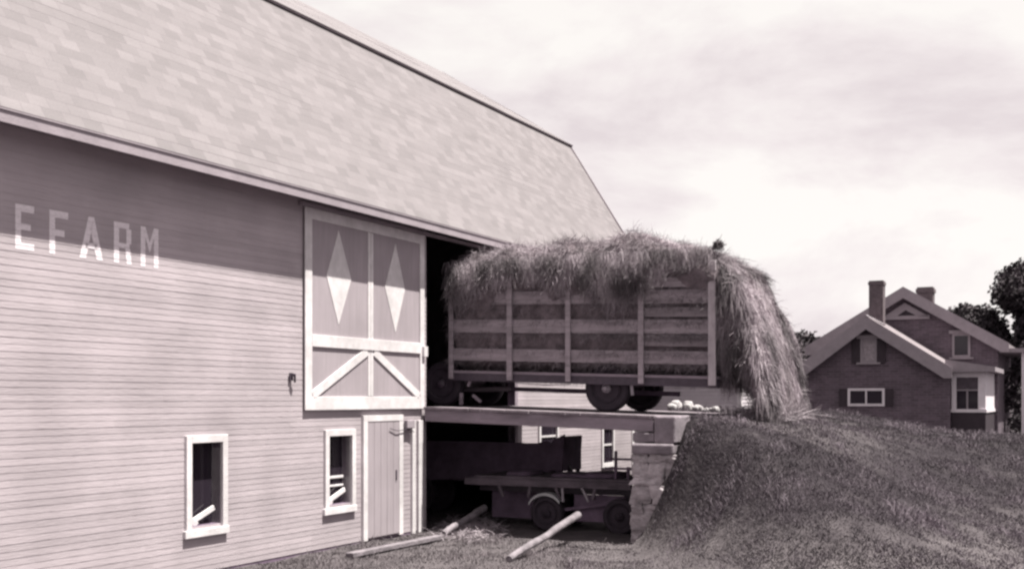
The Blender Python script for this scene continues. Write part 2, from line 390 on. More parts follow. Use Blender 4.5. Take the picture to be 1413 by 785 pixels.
mir = lambda p: (2*NR-p[0], p[1])
mb = MB(); uvs = slope_courses(mb, mir(e0), mir(e1), RU0, RU1); uv2 = slope_courses(mb, mir((NB+.08, ZB)), mir(e2), RU0, RU1); o = part(mb, 'rear_roof_slope', M_roof, barn); with_uv(o, uvs+uv2)
mb = MB()       # roof boards under the shingles
def slab(mb, a, b, t, u0, u1):
    a, b = Vector((a[0], 0, a[1])), Vector((b[0], 0, b[1])); d = (b-a).normalized(); nr = Vector((d.z, 0, -d.x)); nr = nr if nr.z > 0 else -nr
    q = [a-nr*.004, b-nr*.004, b-nr*t, a-nr*t]
    mb.prism([(p.x, p.z) for p in q], lambda x, z: (x, u0, z), lambda x, z: (x, u1, z))
slab(mb, e0, e1, .07, RU0+.01, RU1-.01); slab(mb, (NB+.07, ZB), e2, .035, RU0+.01, RU1-.01)
slab(mb, mir(e0), mir(e1), .07, RU0+.01, RU1-.01); slab(mb, mir((NB+.07, ZB)), mir(e2), .07, RU0+.01, RU1-.01)
part(mb, 'roof_board', M_eave, barn)
mb = MB(); mb.box(.39, .425, RU0+.02, RU1-.02, 5.14, 5.262); part(mb, 'fascia', M_eave, barn)
mb = MB(); mb.box(.0, .389, RU0+.03, RU1-.03, 5.245, 5.262); part(mb, 'soffit', M_eave, barn)
mb = MB(); mb.box(.41, .440, RU0, RU1+.01, 5.265, 5.28); part(mb, 'drip_edge', M_eave, barn)
mb = MB()
for a, b in ((e0, e1), ((NB+.07, ZB), e2)): mb.bar((a[0], RU1+.012, a[1]-.08), (b[0], RU1+.012, b[1]-.08), .03, .16)
part(mb, 'rake_board', M_eave, barn)
# corner board, trims
mb = MB(); mb.box(.003, .035, BE-.14, BE+.003, .02, 5.14); part(mb, 'corner_board', M_trim, barn, bevel=.004)
for xx in ((566, 570.5), (574.5, 581)):
    a = on_n(xx[0], 600)[0]; b = on_n(xx[1], 600)[0]
    mb = MB(); mb.box(.003, .05, a, b, .0, 1.93); part(mb, 'opening_trim', M_trim, barn, bevel=.004)
mb = MB(); mb.box(-.14, .03, OP1, OP1+.12, -.02, 1.95); mb.box(-.14, .03, OP1, OP1+.12, 2.1, 5.13); part(mb, 'opening_jamb', M_timber, barn, bevel=.004)
mb = MB(); mb.box(-.14, -.01, OP0-.1, OP0, -.02, 1.95); mb.box(-.14, -.01, OP0-.1, OP0, 2.1, 5.13); part(mb, 'opening_jamb', M_timber, barn)
# stone footing
mb = MB(); mb.box(-.12, -.004, 1.0, OP0, -.3, .05); mb.box(-.12, -.004, OP1, BE, -.3, .05); part(mb, 'footing', M_conc, barn)

# letters: painted patches lying on each clapboard
def clip(poly, z, keep_above):
    out = []
    for i in range(len(poly)):
        a, b = poly[i], poly[(i+1) % len(poly)]; ia = (a[1] >= z) == keep_above; ib = (b[1] >= z) == keep_above
        if ia: out.append(a)
        if ia != ib:
            t = (z-a[1])/(b[1]-a[1]); out.append((a[0]+(b[0]-a[0])*t, z))
    return out
def rect(a, b, c, d): return [(a, c), (b, c), (b, d), (a, d)]
GL = {   # convex pieces in a unit box
 'E': [rect(0, .30, 0, 1), rect(.301, 1, .84, 1), rect(.301, .82, .44, .58), rect(.301, 1, 0, .15)],
 'F': [rect(0, .30, 0, 1), rect(.301, 1, .84, 1), rect(.301, .80, .42, .57)],
 'A': [[(0, 0), (.27, 0), (.62, 1), (.38, 1)], [(.73, 0), (1, 0), (.62, 1), (.46, .72)], rect(.26, .74, .24, .38)],
 'R': [rect(0, .29, 0, 1), rect(.291, .86, .86, 1), rect(.70, .98, .50, .859), rect(.291, .88, .38, .50), [(.72, 0), (1, 0), (.92, .379), (.64, .379)]],
 'M': [rect(0, .26, 0, 1), rect(.74, 1, 0, 1), [(.261, .74), (.261, 1), (.5, .62), (.5, .36)], [(.5, .36), (.5, .62), (.739, 1), (.739, .74)]],
}
LET = [('E', 21.5, 47.5, 283.5), ('F', 68.5, 94.5, 291), ('A', 110, 142.5, 299), ('R', 157.5, 182, 306.5), ('M', 194.5, 219, 313)]
for ch, xa, xb, yt in LET:
    ua, zt = on_n(xa, yt, .012); ub = on_n(xb, yt, .012)[0]; zt = 4.41; zb = 3.92
    mb = MB()
    for q in GL[ch]:
        P = [(ua+(ub-ua)*x, zb+(zt-zb)*y) for x, y in q]
        r0 = int((zb-.04)/.077)-1
        for k in range(r0, r0+10):
            lo = .04+.077*k; pp = clip(P, lo, True)
            if len(pp) < 3: continue
            pp = clip(pp, lo+.0765, False)
            if len(pp) < 3: continue
            vs = [(.0031*(1-(z-lo)/.077)+.003+.003, u, z) for u, z in pp]
            mb.add(vs, [tuple(range(len(vs)))])
    part(mb, 'painted_letter', M_letter, barn)
# windows
def barn_window(u0, u1, z0, z1, fw=.10, deep=.0, items=True):
    mb = MB()
    mb.box(.003, .05, u0, u0+fw, z0, z1); mb.box(.003, .05, u1-fw, u1, z0, z1)
    mb.box(.003, .052, u0+fw, u1-fw, z1-fw, z1); fr = part(mb, 'window', M_trim, barn, bevel=.005)
    mb = MB(); mb.box(.003, .058, u0-.03, u1+.02, z0-.02, z0+fw*.8); part(mb, 'sill', M_trim, fr, bevel=.006)
    mb = MB()
    mb.box(-.17, -.001, u1-fw, u1-fw+.02, z0+fw*.8, z1-fw); mb.box(-.17, -.001, u0+fw-.02, u0+fw, z0+fw*.8, z1-fw)
    mb.box(-.17, -.001, u0+fw, u1-fw, z0+fw*.8-.02, z0+fw*.8); mb.box(-.17, -.001, u0+fw, u1-fw, z1-fw, z1-fw+.02)
    part(mb, 'reveal', M_trim, fr)
    mb = MB(); mb.box(-.150, -.144, u0+fw, u1-fw, z0+fw*.8, z1-fw); part(mb, 'pane', M_glass, fr)
    mb = MB()
    zm = z0+.5*(z1-z0)
    if items == 2: mb.box(-.143, -.12, u0+fw, u1-fw, z0+.30*(z1-z0), z0+.30*(z1-z0)+.03); mb.box(-.143, -.12, u0+fw, u1-fw, z0+.40*(z1-z0), z0+.40*(z1-z0)+.04)
    if items:
        mb.bar((-.11, u0+fw+.03, z0+.12), (-.06, u1-fw-.06, z0+.33), .03, .07); mb.bar((-.13, u0+fw+.02, z0+.30), (-.08, u0+fw+.22, z0+.12), .03, .08)
        part(mb, 'pale_bar', M_trim, fr, bevel=.005)  # pale bars before the pane, some of them slanting
    return fr
barn_window(w1[0], w1b[0], zw1b, zw1t, .10)
barn_window(w2[0], w2b[0], zw2b, zw2t, .10, items=2)
for k, (a, b, c, d) in enumerate(win3):
    mb = MB(); mb.box(.003, .045, a, a+.08, c, d); mb.box(.003, .045, b-.08, b, c, d); mb.box(.003, .046, a+.08, b-.08, c, c+.10); mb.box(.003, .046, a+.08, b-.08, d-.08, d)
    fr = part(mb, 'window', M_trim, barn)
    mb = MB(); mb.box(-.03, -.02, a+.08, b-.08, c+.08, d-.08); part(mb, 'pane', M_glass, fr)
    mb = MB(); m_ = (c+d)/2; mb.box(-.02, .0, a+.08, b-.08, m_-.02, m_+.02); part(mb, 'sash_bar', M_trim, fr)
# small door
ua, ub = d1[0], d1b[0]; zt = d1[1]
mb = MB(); mb.box(.022, .045, ua+.10, ub-.10, .06, zt-.10); dr = part(mb, 'small_door', M_panel, barn)
mb = MB()
for k in range(5): 
    x = ua+.10+(ub-ua-.2)*k/5; mb.box(.0455, .05, x+.006, x+(ub-ua-.2)/5-.006, .07, zt-.11)
part(mb, 'door_board', M_panel, dr)
mb = MB(); mb.box(.003, .055, ua-.02, ua+.10, .03, zt); mb.box(.003, .055, ub-.10, ub+.02, .03, zt-.10); mb.box(.003, .058, ua+.10, ub+.02, zt-.10, zt); part(mb, 'door_frame', M_trim, dr, bevel=.004)
mb = MB(); mb.box(.05, .065, ub-.22, ub-.19, .95, 1.12); part(mb, 'door_latch', M_iron, dr)
# sliding doors
N0, N1 = .02, .058
def dpx(x, y, n=N1): return on_n(x, y, n)
UL, UR = dpx(421.5, 400)[0], dpx(586, 400)[0]
zb_ = dpx(425, 566)[1]; zt_ = 5.13
# two leaves hang side by side and touch at a double middle stile
def zat(x, y): return dpx(x, y)[1]
UM = dpx(512.5, 400)[0]
mr_t, mr_b = zat(430, 461), zat(430, 478)
sd = thing('sliding_barn_door', (N0, (UL+UR)/2, zb_), 'tall white framed sliding barn doors with two white diamonds and crossed lower braces', 'sliding door')
mb = MB(); mb.box(N0, N0+.015, UL+.03, UR-.03, zb_+.04, zt_-.02); part(mb, 'panel', M_panel, sd)
mb = MB(); st = .17
mb.box(N0+.0155, N1, UL, UL+st, zb_, zt_); part(mb, 'stile', M_trim, sd, bevel=.006)
mb = MB(); mb.box(N0+.0155, N1, UR-.14, UR, zb_, zt_); part(mb, 'stile', M_trim, sd, bevel=.006)
mb = MB(); mb.box(N0+.0155, N1-.01, UM-.075, UM-.003, zb_+.21, zt_-.17); mb.box(N0+.0155, N1-.01, UM+.003, UM+.075, zb_+.21, zt_-.17); part(mb, 'stile', M_trim, sd, bevel=.006)
mb = MB(); mb.box(N0+.0155, N1-.002, UL+st, UR-.14, zb_, zb_+.205); part(mb, 'bottom_rail', M_trim, sd, bevel=.006)
mb = MB(); mb.box(N0+.0155, N1-.002, UL+st, UR-.14, zt_-.165, zt_); part(mb, 'top_rail', M_trim, sd, bevel=.006)
mb = MB(); mb.box(N0+.0155, N1+.006, UL+st, UR-.14, mr_b, mr_t); part(mb, 'middle_rail', M_trim, sd, bevel=.006)
for (p, q) in (((UM-.10, mr_b-.02), (UL+st+.02, zb_+.22)), ((UM+.10, mr_b-.02), (UR-.14-.02, zb_+.22))):
    mb = MB(); mb.bar((N0+.022, p[0], p[1]), (N0+.022, q[0], q[1]), .13, .028, up=(1, 0, 0)); part(mb, 'brace', M_trim, sd, bevel=.004)
for xs, ys in (((452, 468.5, 486), (318, 383, 448)), ((532.5, 547, 560), (336, 398, 459))):
    c = dpx(xs[1], ys[1]); l = dpx(xs[0], ys[1])[0]; r = dpx(xs[2], ys[1])[0]; t = dpx(xs[1], ys[0])[1]; b = dpx(xs[1], ys[2])[1]
    mb = MB(); mb.prism([(l, c[1]), (c[0], b), (r, c[1]), (c[0], t)], lambda u, z: (N0+.0155, u, z), lambda u, z: (N0+.022, u, z)); part(mb, 'diamond', M_trim, sd)
mb = MB(); mb.box(N1, N1+.05, UR-.09, UR+.03, zat(585, 492), zat(585, 478)); part(mb, 'latch', M_trim, sd, bevel=.005)
mb = MB(); mb.box(.012, .075, UL-.1, OP1+.3, 5.135, 5.19); part(mb, 'door_track', M_eave, barn)
# bracket lamp on the wall, wire over the small door
u, z = on_n(407, 520, .1); org = (0.02, u, z-.1)
lamp = thing('wall_bracket', org, 'small dark iron bracket on the clapboards left of the sliding doors', 'bracket')
mb = MB(); mb.box(.024, .04, u-.04, u+.04, z-.05, z+.06); part(mb, 'plate', M_iron, lamp)
mb = MB(); mb.bar((.04, u, z+.03), (.09, u+.01, z+.03), .03, .04); mb.bar((.09, u+.01, z+.045), (.06, u+.05, z-.07), .03, .04); part(mb, 'hook', M_iron, lamp)
u0, z0 = on_n(545, 590, .1); u1, z1 = on_n(572, 592, .1)
wire = thing('insulator_bracket', (.02, u0, z0), 'little wall bracket and loose wire beside the top of the small door', 'bracket')
mb = MB(); mb.box(.024, .10, u1-.22, u1+.02, z1+.02, z1+.16); part(mb, 'box', M_eave, wire, bevel=.01)
mb = MB(); mb.tube([(.07, u0-.10, z0-.01), (.08, u0+.1, z0-.05), (.08, u0+.3, z0-.04), (.08, u1-.1, z1-.0), (.08, u1+.02, z1-.05)], .007, 5); part(mb, 'wire', M_iron, wire)

# ------------------------------------------------------------------ bridge
def zd(n): return 2.165 - .031*n
BU0, BU1 = 17.27, 21.2
br = thing('barn_bridge', (2, 17.2, 0), 'heavy timber bridge from the stone abutment to the barn opening', 'bridge')
for k, U in enumerate((BU0, BU0+1.2, BU0+2.5, BU1-.2)):
    h = .25
    mb = MB(); mb.add([(n, U+a, zd(n)-.045-b) for n in (.06, 4.24) for a in (0, .2) for b in (0, h-.045)], [(0,1,3,2),(4,6,7,5),(0,4,5,1),(2,3,7,6),(0,2,6,4),(1,5,7,3)])
    part(mb, 'beam', M_timber, br, bevel=.01)
mb = MB(); n = .06
while n < 4.24:
    n2 = min(n+random.uniform(.2, .26), 4.26); e = random.uniform(-.03, .02)
    mb.add([(a, b, zd(a)-c+random.uniform(-.003, .003)) for a in (n, n2-.005) for b in (BU0-.03+e, BU1+.03-e) for c in (0, .043)], [(0,1,3,2),(4,6,7,5),(0,4,5,1),(2,3,7,6),(0,2,6,4),(1,5,7,3)])
    n = n2
part(mb, 'deck_planks', M_deck, br)

# abutment of fieldstone
ab = thing('stone_abutment', (4.3, 17.2, 0), 'rough fieldstone abutment with a squared cap block holding the outer end of the bridge', 'abutment')
mb = MB(); mb.box(4.265, 4.62, 17.22, 21.3, 1.60, 2.035); part(mb, 'cap_block', M_conc, ab, bevel=.03)
mb = MB(); mb.box(3.90, 4.262, 17.24, 21.3, 1.62, 1.765); part(mb, 'bearing_slab', M_conc, ab, bevel=.02)
mb = MB(); mb.box(3.91, 4.60, 17.17, 21.35, 1.43, 1.597); part(mb, 'ledge_slab', M_conc, ab, bevel=.03)
def stone(mb, c, s, tone, seed):
    import bmesh
    bm = bmesh.new(); bmesh.ops.create_icosphere(bm, subdivisions=3, radius=1)
    vs = []
    for v in bm.verts:
        p = v.co.copy(); q = Vector([math.copysign(abs(t)**.55, t) for t in p]); q = q/max(1, q.length/1.25)
        d = 1+.16*noise.noise(p*1.3+Vector((seed*3.7, seed, 0)))+.06*noise.noise(p*4+Vector((seed, 0, 0)))
        vs.append((c[0]+q.x*s[0]*d, c[1]+q.y*s[1]*d, c[2]+q.z*s[2]*d))
    mb.add(vs, [tuple(v.index for v in f.verts) for f in bm.faces], tone); bm.free()
def block(mb, c, s, tone, seed):
    import bmesh
    bm = bmesh.new(); bmesh.ops.create_cube(bm, size=2); bmesh.ops.subdivide_edges(bm, edges=bm.edges[:], cuts=7, use_grid_fill=True)
    vs = []
    for v in bm.verts:
        p = v.co.copy(); m = max(abs(t) for t in p); rd = p.normalized()*1.18; q = p.lerp(rd, .22)
        sk = Vector((p.x+.22*p.z*math.sin(seed), p.y, p.z+.16*p.x*math.cos(seed*1.7))); q = q+(sk-p)*.6
        d = 1+.10*noise.noise(p*.9+Vector((seed*3.7, seed, 0)))+.07*noise.noise(p*2.6+Vector((seed, 0, 0)))+.03*noise.noise(p*7+Vector((0, seed, 0)))
        vs.append((c[0]+q.x*s[0]*d, c[1]+q.y*s[1]*d, c[2]+q.z*s[2]*d))
    mb.add(vs, [tuple(v.index for v in f.verts) for f in bm.faces], tone); bm.free()
mb = MB(); z = 1.43; k = 0
rows = [(.13, [.55, 1]), (.25, [.34, .40, .26]), (.11, [.7, .3]), (.29, [.45, .55]), (.15, [.25, .5, .25]), (.26, [.6, .4]), (.2, [.4, .6]), (.25, [.5, .5]), (.2, [.5, .5])]
for h, ws in rows:
    z -= h; n0_, n1_ = 3.91-.03*(1.4-z)+random.uniform(-.02, .02), 4.64; tw = sum(ws); x = n0_
    for w_ in ws:
        wd_ = (n1_-n0_)*w_/tw; block(mb, (x+wd_/2, 17.43+random.uniform(-.035, .035), z+h/2), (wd_*.53, .22, h*.54), random.uniform(.8, 1.2), k*1.3); x += wd_; k += 1
    U = 17.62
    while U < 21.2:
        l = random.uniform(.25, .7); block(mb, (n0_+.22, U+l/2, z+h/2), (.23, l*.53, h*.54), random.uniform(.8, 1.2), k*1.3); k += 1; U += l
part(mb, 'rubble_stones', M_stone, ab)
mb = MB(); mb.box(4.0, 4.9, 17.45, 21.3, -.2, 1.42); part(mb, 'core', M_conc, ab)
# loose stone in the bank
# ------------------------------------------------------------------ hay wagon
WU0, WU1 = 18.2, 20.3
wg = thing('hay_wagon', (2.5, 19.2, zd(2.5)), 'slat sided hay wagon standing on the bridge under its heaped load', 'wagon')
def zb(n, h): return zd(n)+h
def sl_box(mb, n0, n1, U0, U1, h0, h1, tone=1.0):   # box following the slope of the deck
    mb.add([(n, U, zb(n, h)) for h in (h0, h1) for U in (U0, U1) for n in (n0, n1)], [(0,2,3,1),(4,5,7,6),(0,1,5,4),(2,6,7,3),(0,4,6,2),(1,3,7,5)], tone)
def hpx(x, y, U=WU0):      # pixel on the near side -> (n, height above deck)
    n, z = on_U(x, y, U); return n, z-zd(n)
nL, _ = hpx(621, 480); nRr, _ = hpx(990, 480)
mb = MB(); sl_box(mb, nL, nRr, WU0, WU0+.1, .47, .60); part(mb, 'side_sill', M_iron, wg)
mb = MB(); sl_box(mb, nL, nRr, WU1-.1, WU1, .47, .60); part(mb, 'side_sill', M_iron, wg)
mb = MB(); sl_box(mb, nL, nRr, WU0-.01, WU1, .605, .65); part(mb, 'bed_floor', M_timber, wg)
for (ya, yb, x) in ((482, 499, 740), (441, 459.5, 740), (402, 420, 740)):
    for U in (WU0-.0, WU1):
        h1 = hpx(x, ya)[1]; h0 = hpx(x, yb)[1]
        mb = MB(); sl_box(mb, nL+.02, nRr-.03, U-.028, U, h0, h1); part(mb, 'side_board', M_rack, wg, bevel=.004)
# closer boards in the rear bay
n4 = hpx(889, 480)[0]
for k, (ya, yb) in enumerate(((361, 377), (383, 396), (424, 437), (462, 478))):
    h1 = hpx(940, ya)[1]; h0 = hpx(940, yb)[1]
    mb = MB(); sl_box(mb, n4, nRr-.03, WU0-.028, WU0, h0, h1, .75 if k > 1 else 1); part(mb, 'side_board', M_rack, wg, bevel=.004)
for i, (x, ytop, wd) in enumerate(((624.5, 366, .085), (705, 372, .10), (785.5, 372, .09), (886, 372, .095), (984, 360, .125))):
    n, h = hpx(x, ytop)
    for U in (WU0-.032, WU1+.05):
        mb = MB(); sl_box(mb, n-wd/2, n+wd/2, U-.045, U-.001, .50, h); part(mb, 'stake', M_stake if i == 4 else M_rack, wg, bevel=.005)
for k in range(6):      # front rack
    mb = MB(); sl_box(mb, nL-.03, nL, WU0+.02, WU1-.02, .8+.28*k, .93+.28*k); part(mb, 'front_board', M_rack, wg)
mb = MB(); mb.add([(n, U, zd(n)+h) for n in (.4, 4.0) for U in (19.2, 19.32) for h in (.30, .38)], [(0,1,3,2),(4,6,7,5),(0,4,5,1),(2,3,7,6),(0,2,6,4),(1,5,7,3)]); part(mb, 'reach_pole', M_dark, wg)
def wheel(par, n, U, zc, r, wd, hubm, side=-1, spokes=False):
    mb = MB(); w2_ = wd/2
    mb.lathe((n, U, zc), (0, 1, 0), [(-w2_*.6, r*.62), (-w2_, r*.72), (-w2_, r*.9), (-w2_*.7, r*.98), (0, r), (w2_*.7, r*.98), (w2_, r*.9), (w2_, r*.72), (w2_*.6, r*.62)], 36)
    wh = part(mb, 'wheel', M_rubber, par, smooth=False)
    mb = MB(); mb.lathe((n, U, zc), (0, 1, 0), [(-w2_*.62, r*.60), (-w2_*.75, r*.58), (-w2_*.4, r*.5), (w2_*.4, r*.5), (w2_*.62, r*.6)], 24); part(mb, 'rim', M_wheelrim, wh)
    mb = MB(); mb.lathe((n, U+side*(w2_+.01), zc), (0, side, 0), [(-.06, .085), (0, .08), (.03, .045), (.05, .03)], 16); part(mb, 'hub', hubm, wh)
for n in (-.22, 3.02):
    for U, sd_ in ((18.42, -1), (20.05, 1)):
        wheel(wg, n, U, zd(n)+.405, .405, .2, M_metal if n > 1 else M_iron, -1)
    mb = MB(); mb.bar((n, 18.5, zd(n)+.405), (n, 20.0, zd(n)+.405), .10, .10); part(mb, 'axle', M_iron, wg)
    mb = MB(); mb.bar((n, 18.55, zd(n)+.46), (n, 19.95, zd(n)+.46), .14, .07); part(mb, 'bolster', M_timber, wg)
mb = MB(); mb.tube([(1.35, 18.25, zd(1.3)+.455), (1.9, 18.24, zd(1.9)+.435), (2.4, 18.25, zd(2.4)+.455)], .009, 6); part(mb, 'truss_rod', M_metal, wg)
n, h = hpx(872, 520, 18.3); mb = MB(); mb.bar((n, 18.28, zd(n)+.50), (n+.02, 18.28, zd(n)+.30), .05, .03, up=(0, 1, 0)); part(mb, 'brake_bracket', M_metal, wg)
mb = MB(); mb.tube([(.8, 19.2, zd(.8)+.34), (-.9, 19.2, zd(0)+.30), (-1.2, 19.2, zd(0)+.2)], .045, 8); part(mb, 'tongue', M_timber, wg)
mb = MB(); mb.bar((.42, 18.30, zd(0)+.50), (.36, 18.30, zd(0)+.36), .05, .04, up=(0,1,0)); part(mb, 'hitch_iron', M_timber, wg); mb = MB(); mb.bar((.25, 18.25, zd(0)+.24), (.24, 18.25, zd(0)+.03), .06, .04, up=(0,1,0))
part(mb, 'hitch_iron', M_timber, wg); mb = MB(); mb.bar((.50, 18.22, zd(0)+.20), (.66, 18.22, zd(0)+.08), .05, .04, up=(0,1,0)); part(mb, 'hitch_iron', M_timber, wg)

# ------------------------------------------------------------------ hay
def topz(n):      # skyline of the load
    P = [(-.1, 4.35), (.05, 4.72), (.35, 4.93), (1.0, 5.0), (2.0, 4.98), (2.7, 5.01), (3.2, 5.10), (3.9, 4.98), (4.6, 4.75), (5.0, 4.60), (5.25, 4.36), (5.45, 4.05), (5.65, 3.62), (5.8, 3.05), (5.88, 2.5), (5.95, 2.0)]
    if n <= P[0][0]: return P[0][1]
    for (a, b), (c, d) in zip(P[:-1], P[1:]):
        if n <= c: return b+(d-b)*(n-a)/(c-a)
    return P[-1][1]
hay = thing('hay_load', (2.5, 19.2, zd(2.5)+.65), 'shaggy load of loose hay heaped in the wagon and spilling over its rear end', 'hay')
ni, nj = 90, 56
def hay_pt(i, j, push=0):
    s = i/(ni-1); n = .12+5.81*s
    zt = topz(n); zlo = zd(n)+.66 if n < 5.02 else max(zg(n, 19)+.0, 2.03)+ (.66*(1-ss(5.30, 5.72, n)))
    w_ = (1.02 if n < 5.0 else 1.02+.10*ss(5, 5.6, n)); w_ *= (1-.25*ss(5.6, 6.3, n)); 
    t = 2*math.pi*j/nj; cu, cz = math.cos(t), math.sin(t)
    cu = math.copysign(abs(cu)**.42, cu); cz = math.copysign(abs(cz)**.5, cz)
    zm = (zt+zlo)/2; hh = max((zt-zlo)/2, .06)
    U = 19.25+cu*w_; z = zm+cz*hh
    p = Vector((n, U, z))
    top = ss(3.85, 4.3, z) if n < 5.0 else 1
    bulge = .10*top + .05
    amp = (.19*noise.noise(p*1.6)+.07*noise.noise(p*4.5))*(.35+.65*top)
    if n > 5.0: amp += .06*noise.noise(Vector((n*3, U*5, z*.8)))
    if z > 3.95 and n < 5.05: U += math.copysign(1, cu)*(.13*ss(3.95, 4.3, z))*abs(cu)
    return Vector((n, U+amp*cu*1.1, z+amp*max(0, cz)+.0))
mb = MB(); V = [hay_pt(i, j) for i in range(ni) for j in range(nj)]
F = [(i*nj+j, i*nj+(j+1) % nj, (i+1)*nj+(j+1) % nj, (i+1)*nj+j) for i in range(ni-1) for j in range(nj)]
F += [tuple(range(nj))[::-1], tuple((ni-1)*nj+j for j in range(nj))]
mb.add(V, F); part(mb, 'packed_core', M_haycore, hay, smooth=True)
# strands
class Strands:
    def __init__(s): s.P = []; s.T = []; s.n = 0
    def add(s, p, d, L, wd, tone, droop=.6, seg=3, curl=.3):
        p = Vector(p); d = Vector(d).normalized(); side = d.cross(Vector((random.uniform(-1, 1), random.uniform(-1, 1), random.uniform(-1, 1)))).normalized()*wd
        row = []
        for k in range(seg+1):
            f = 1-.6*k/seg; row.append(p-side*f); row.append(p+side*f)
            d = (d+Vector((random.uniform(-curl, curl), random.uniform(-curl, curl), random.uniform(-curl, curl)-droop))*.35).normalized(); p = p+d*(L/seg)
        s.P.append(row); s.T.append(tone)
    def build(s, name, m, par):
        mb = MB()
        for row, t in zip(s.P, s.T):
            mb.add(row, [(2*k, 2*k+1, 2*k+3, 2*k+2) for k in range(len(row)//2-1)], t)
        return part(mb, name, m, par)
drape = [( -.2, 4.1), (.3, 3.95), (.6, 4.1), (1.0, 4.32), (1.5, 4.42), (2.0, 4.28), (2.3, 4.1), (2.55, 4.35), (2.9, 3.95), (3.2, 3.75), (3.5, 3.85), (3.9, 4.15), (4.3, 4.45), (5.0, 4.6), (5.1, 2), (7, 2)]
def dz(n):
    for (a, b), (c, d) in zip(drape[:-1], drape[1:]):
        if n <= c: return b+(d-b)*(n-a)/(c-a)
    return 2
stn = Strands(); cnt = 0
while cnt < 80000:
    i = random.uniform(0, ni-1.001); j = random.uniform(0, nj)
    if random.random() < .30: i = random.uniform(ni*.79, ni-1.001)
    i0, j0 = int(i), int(j) % nj
    p = V[i0*nj+j0].lerp(V[(i0+1)*nj+j0], i-i0).lerp(V[i0*nj+(j0+1) % nj], j-int(j))
    q1 = V[(i0+1)*nj+j0]-V[i0*nj+j0]; q2 = V[i0*nj+(j0+1) % nj]-V[i0*nj+j0]; nr = q1.cross(q2)
    if nr.length < 1e-8: continue
    nr.normalize()
    c = Vector((2.8, 19.25, 3.9)); 
    if nr.dot(p-c) < 0: nr = -nr
    n, U, z = p
    inside_rack = n < 5.0
    if z < 2.3 and n < 5: continue
    if n > 4.9 and n < 5.35 and z < 3.0 and random.random() < .6: continue
    lim = dz(n)+.12*noise.noise(Vector((n*6, 0, 0)))
    if inside_rack and z < lim-.12 and abs(nr.y) > .4:
        if random.random() < .62: continue
        L = random.uniform(.08, .22); out = .0
        p = p+nr*(-.02)
        d = Vector((random.uniform(-1, 1), 0, random.uniform(-.8, .6))); tone = random.uniform(.35, .85)
        stn.add(p, d, L, .004, tone, .3, 2)
    elif n > 4.95 and random.random() < .85:
        d = Vector((.12+random.uniform(-.3, .3), random.uniform(-.35, .35), -1 if nr.z < .8 else -.2)) + nr*random.uniform(.02, .25)
        cl_ = noise.noise(Vector((n*2.6, U*3, z*.9))); d += Vector((.35*noise.noise(Vector((n*2, U*2, z*1.4))), .3*noise.noise(Vector((U*2, n*2, z*1.3+7))), 0)); cl_ *= 1.25
        stn.add(p+nr*random.uniform(0, .07), d, random.uniform(.12, .40), random.uniform(.0024, .005), max(.3, 1.0+1.3*cl_+random.uniform(-.3, .35)), .35, 3, .28)
    else:
        tang = Vector((random.uniform(-1, 1), random.uniform(-1, 1), random.uniform(-.7, .5)))
        d = tang+nr*random.uniform(.0, .75)
        cl_ = noise.noise(Vector((n*2.5, U*2.5, z*2.5)))
        stn.add(p+nr*random.uniform(-.02, .05), d, random.uniform(.07, .26), random.uniform(.0022, .0045), max(.35, 1.05+1.0*cl_+random.uniform(-.3, .35)), .55, 3, .5)
    cnt += 1
# drape hanging over the near top boards
for k in range(15000):
    n = random.uniform(.06, 4.95); lim = dz(n)+.14*noise.noise(Vector((n*5, 3, 0)))
    z = random.uniform(lim, 4.75); 
    if random.random() > .35+.65*ss(lim, lim+.5, z): continue
    U = WU0-.09-.16*ss(3.9, 4.5, z)*random.uniform(.4, 1.1)
    if n > 4.15 and z < 4.5: continue
    d = Vector((random.uniform(-.6, .6), random.uniform(-.45, .15), -.8))
    tz = noise.noise(Vector((n*3, 0, z*2.0)))
    stn.add((n, U, z), d, random.uniform(.08, .24), random.uniform(.0022, .0042), max(.35, .95+1.0*tz+random.uniform(-.3, .3)), .6, 3, .45)
# wisps out of the slats of the rear bays
for k in range(6500):
    n = random.uniform(2.6, 4.95) if random.random() < .7 else random.uniform(0, 2.6); h = random.choice((1.78, 1.55, 1.32, 1.28, 1.02, .82, 1.9, 2.05))+.05*noise.noise(Vector((n*4, 0, 0)))+random.uniform(-.05, .06)
    stn.add((n, WU0-.01, zd(n)+h), (random.uniform(-.8, .8), -.5, random.uniform(-.8, .3)), random.uniform(.06, .2), .003, random.uniform(.5, 1.2)*(1+.6*noise.noise(Vector((n*3, h, 0)))), .6, 2)
# tails that reach the ground behind the wagon
for k in range(2600):
    n = 5.42+.5*random.random(); U = 18.2+2*random.random(); zz = zg(n, U)
    d = (random.uniform(-1, 1), random.uniform(-1, 1), random.uniform(.0, .8))
    stn.add((n+random.uniform(-.2, .3), U, zz+random.uniform(0, .12)), d, random.uniform(.12, .35), .0045, random.uniform(.5, 1.4), .5, 2)
stn.build('loose_strands', M_hay, hay)
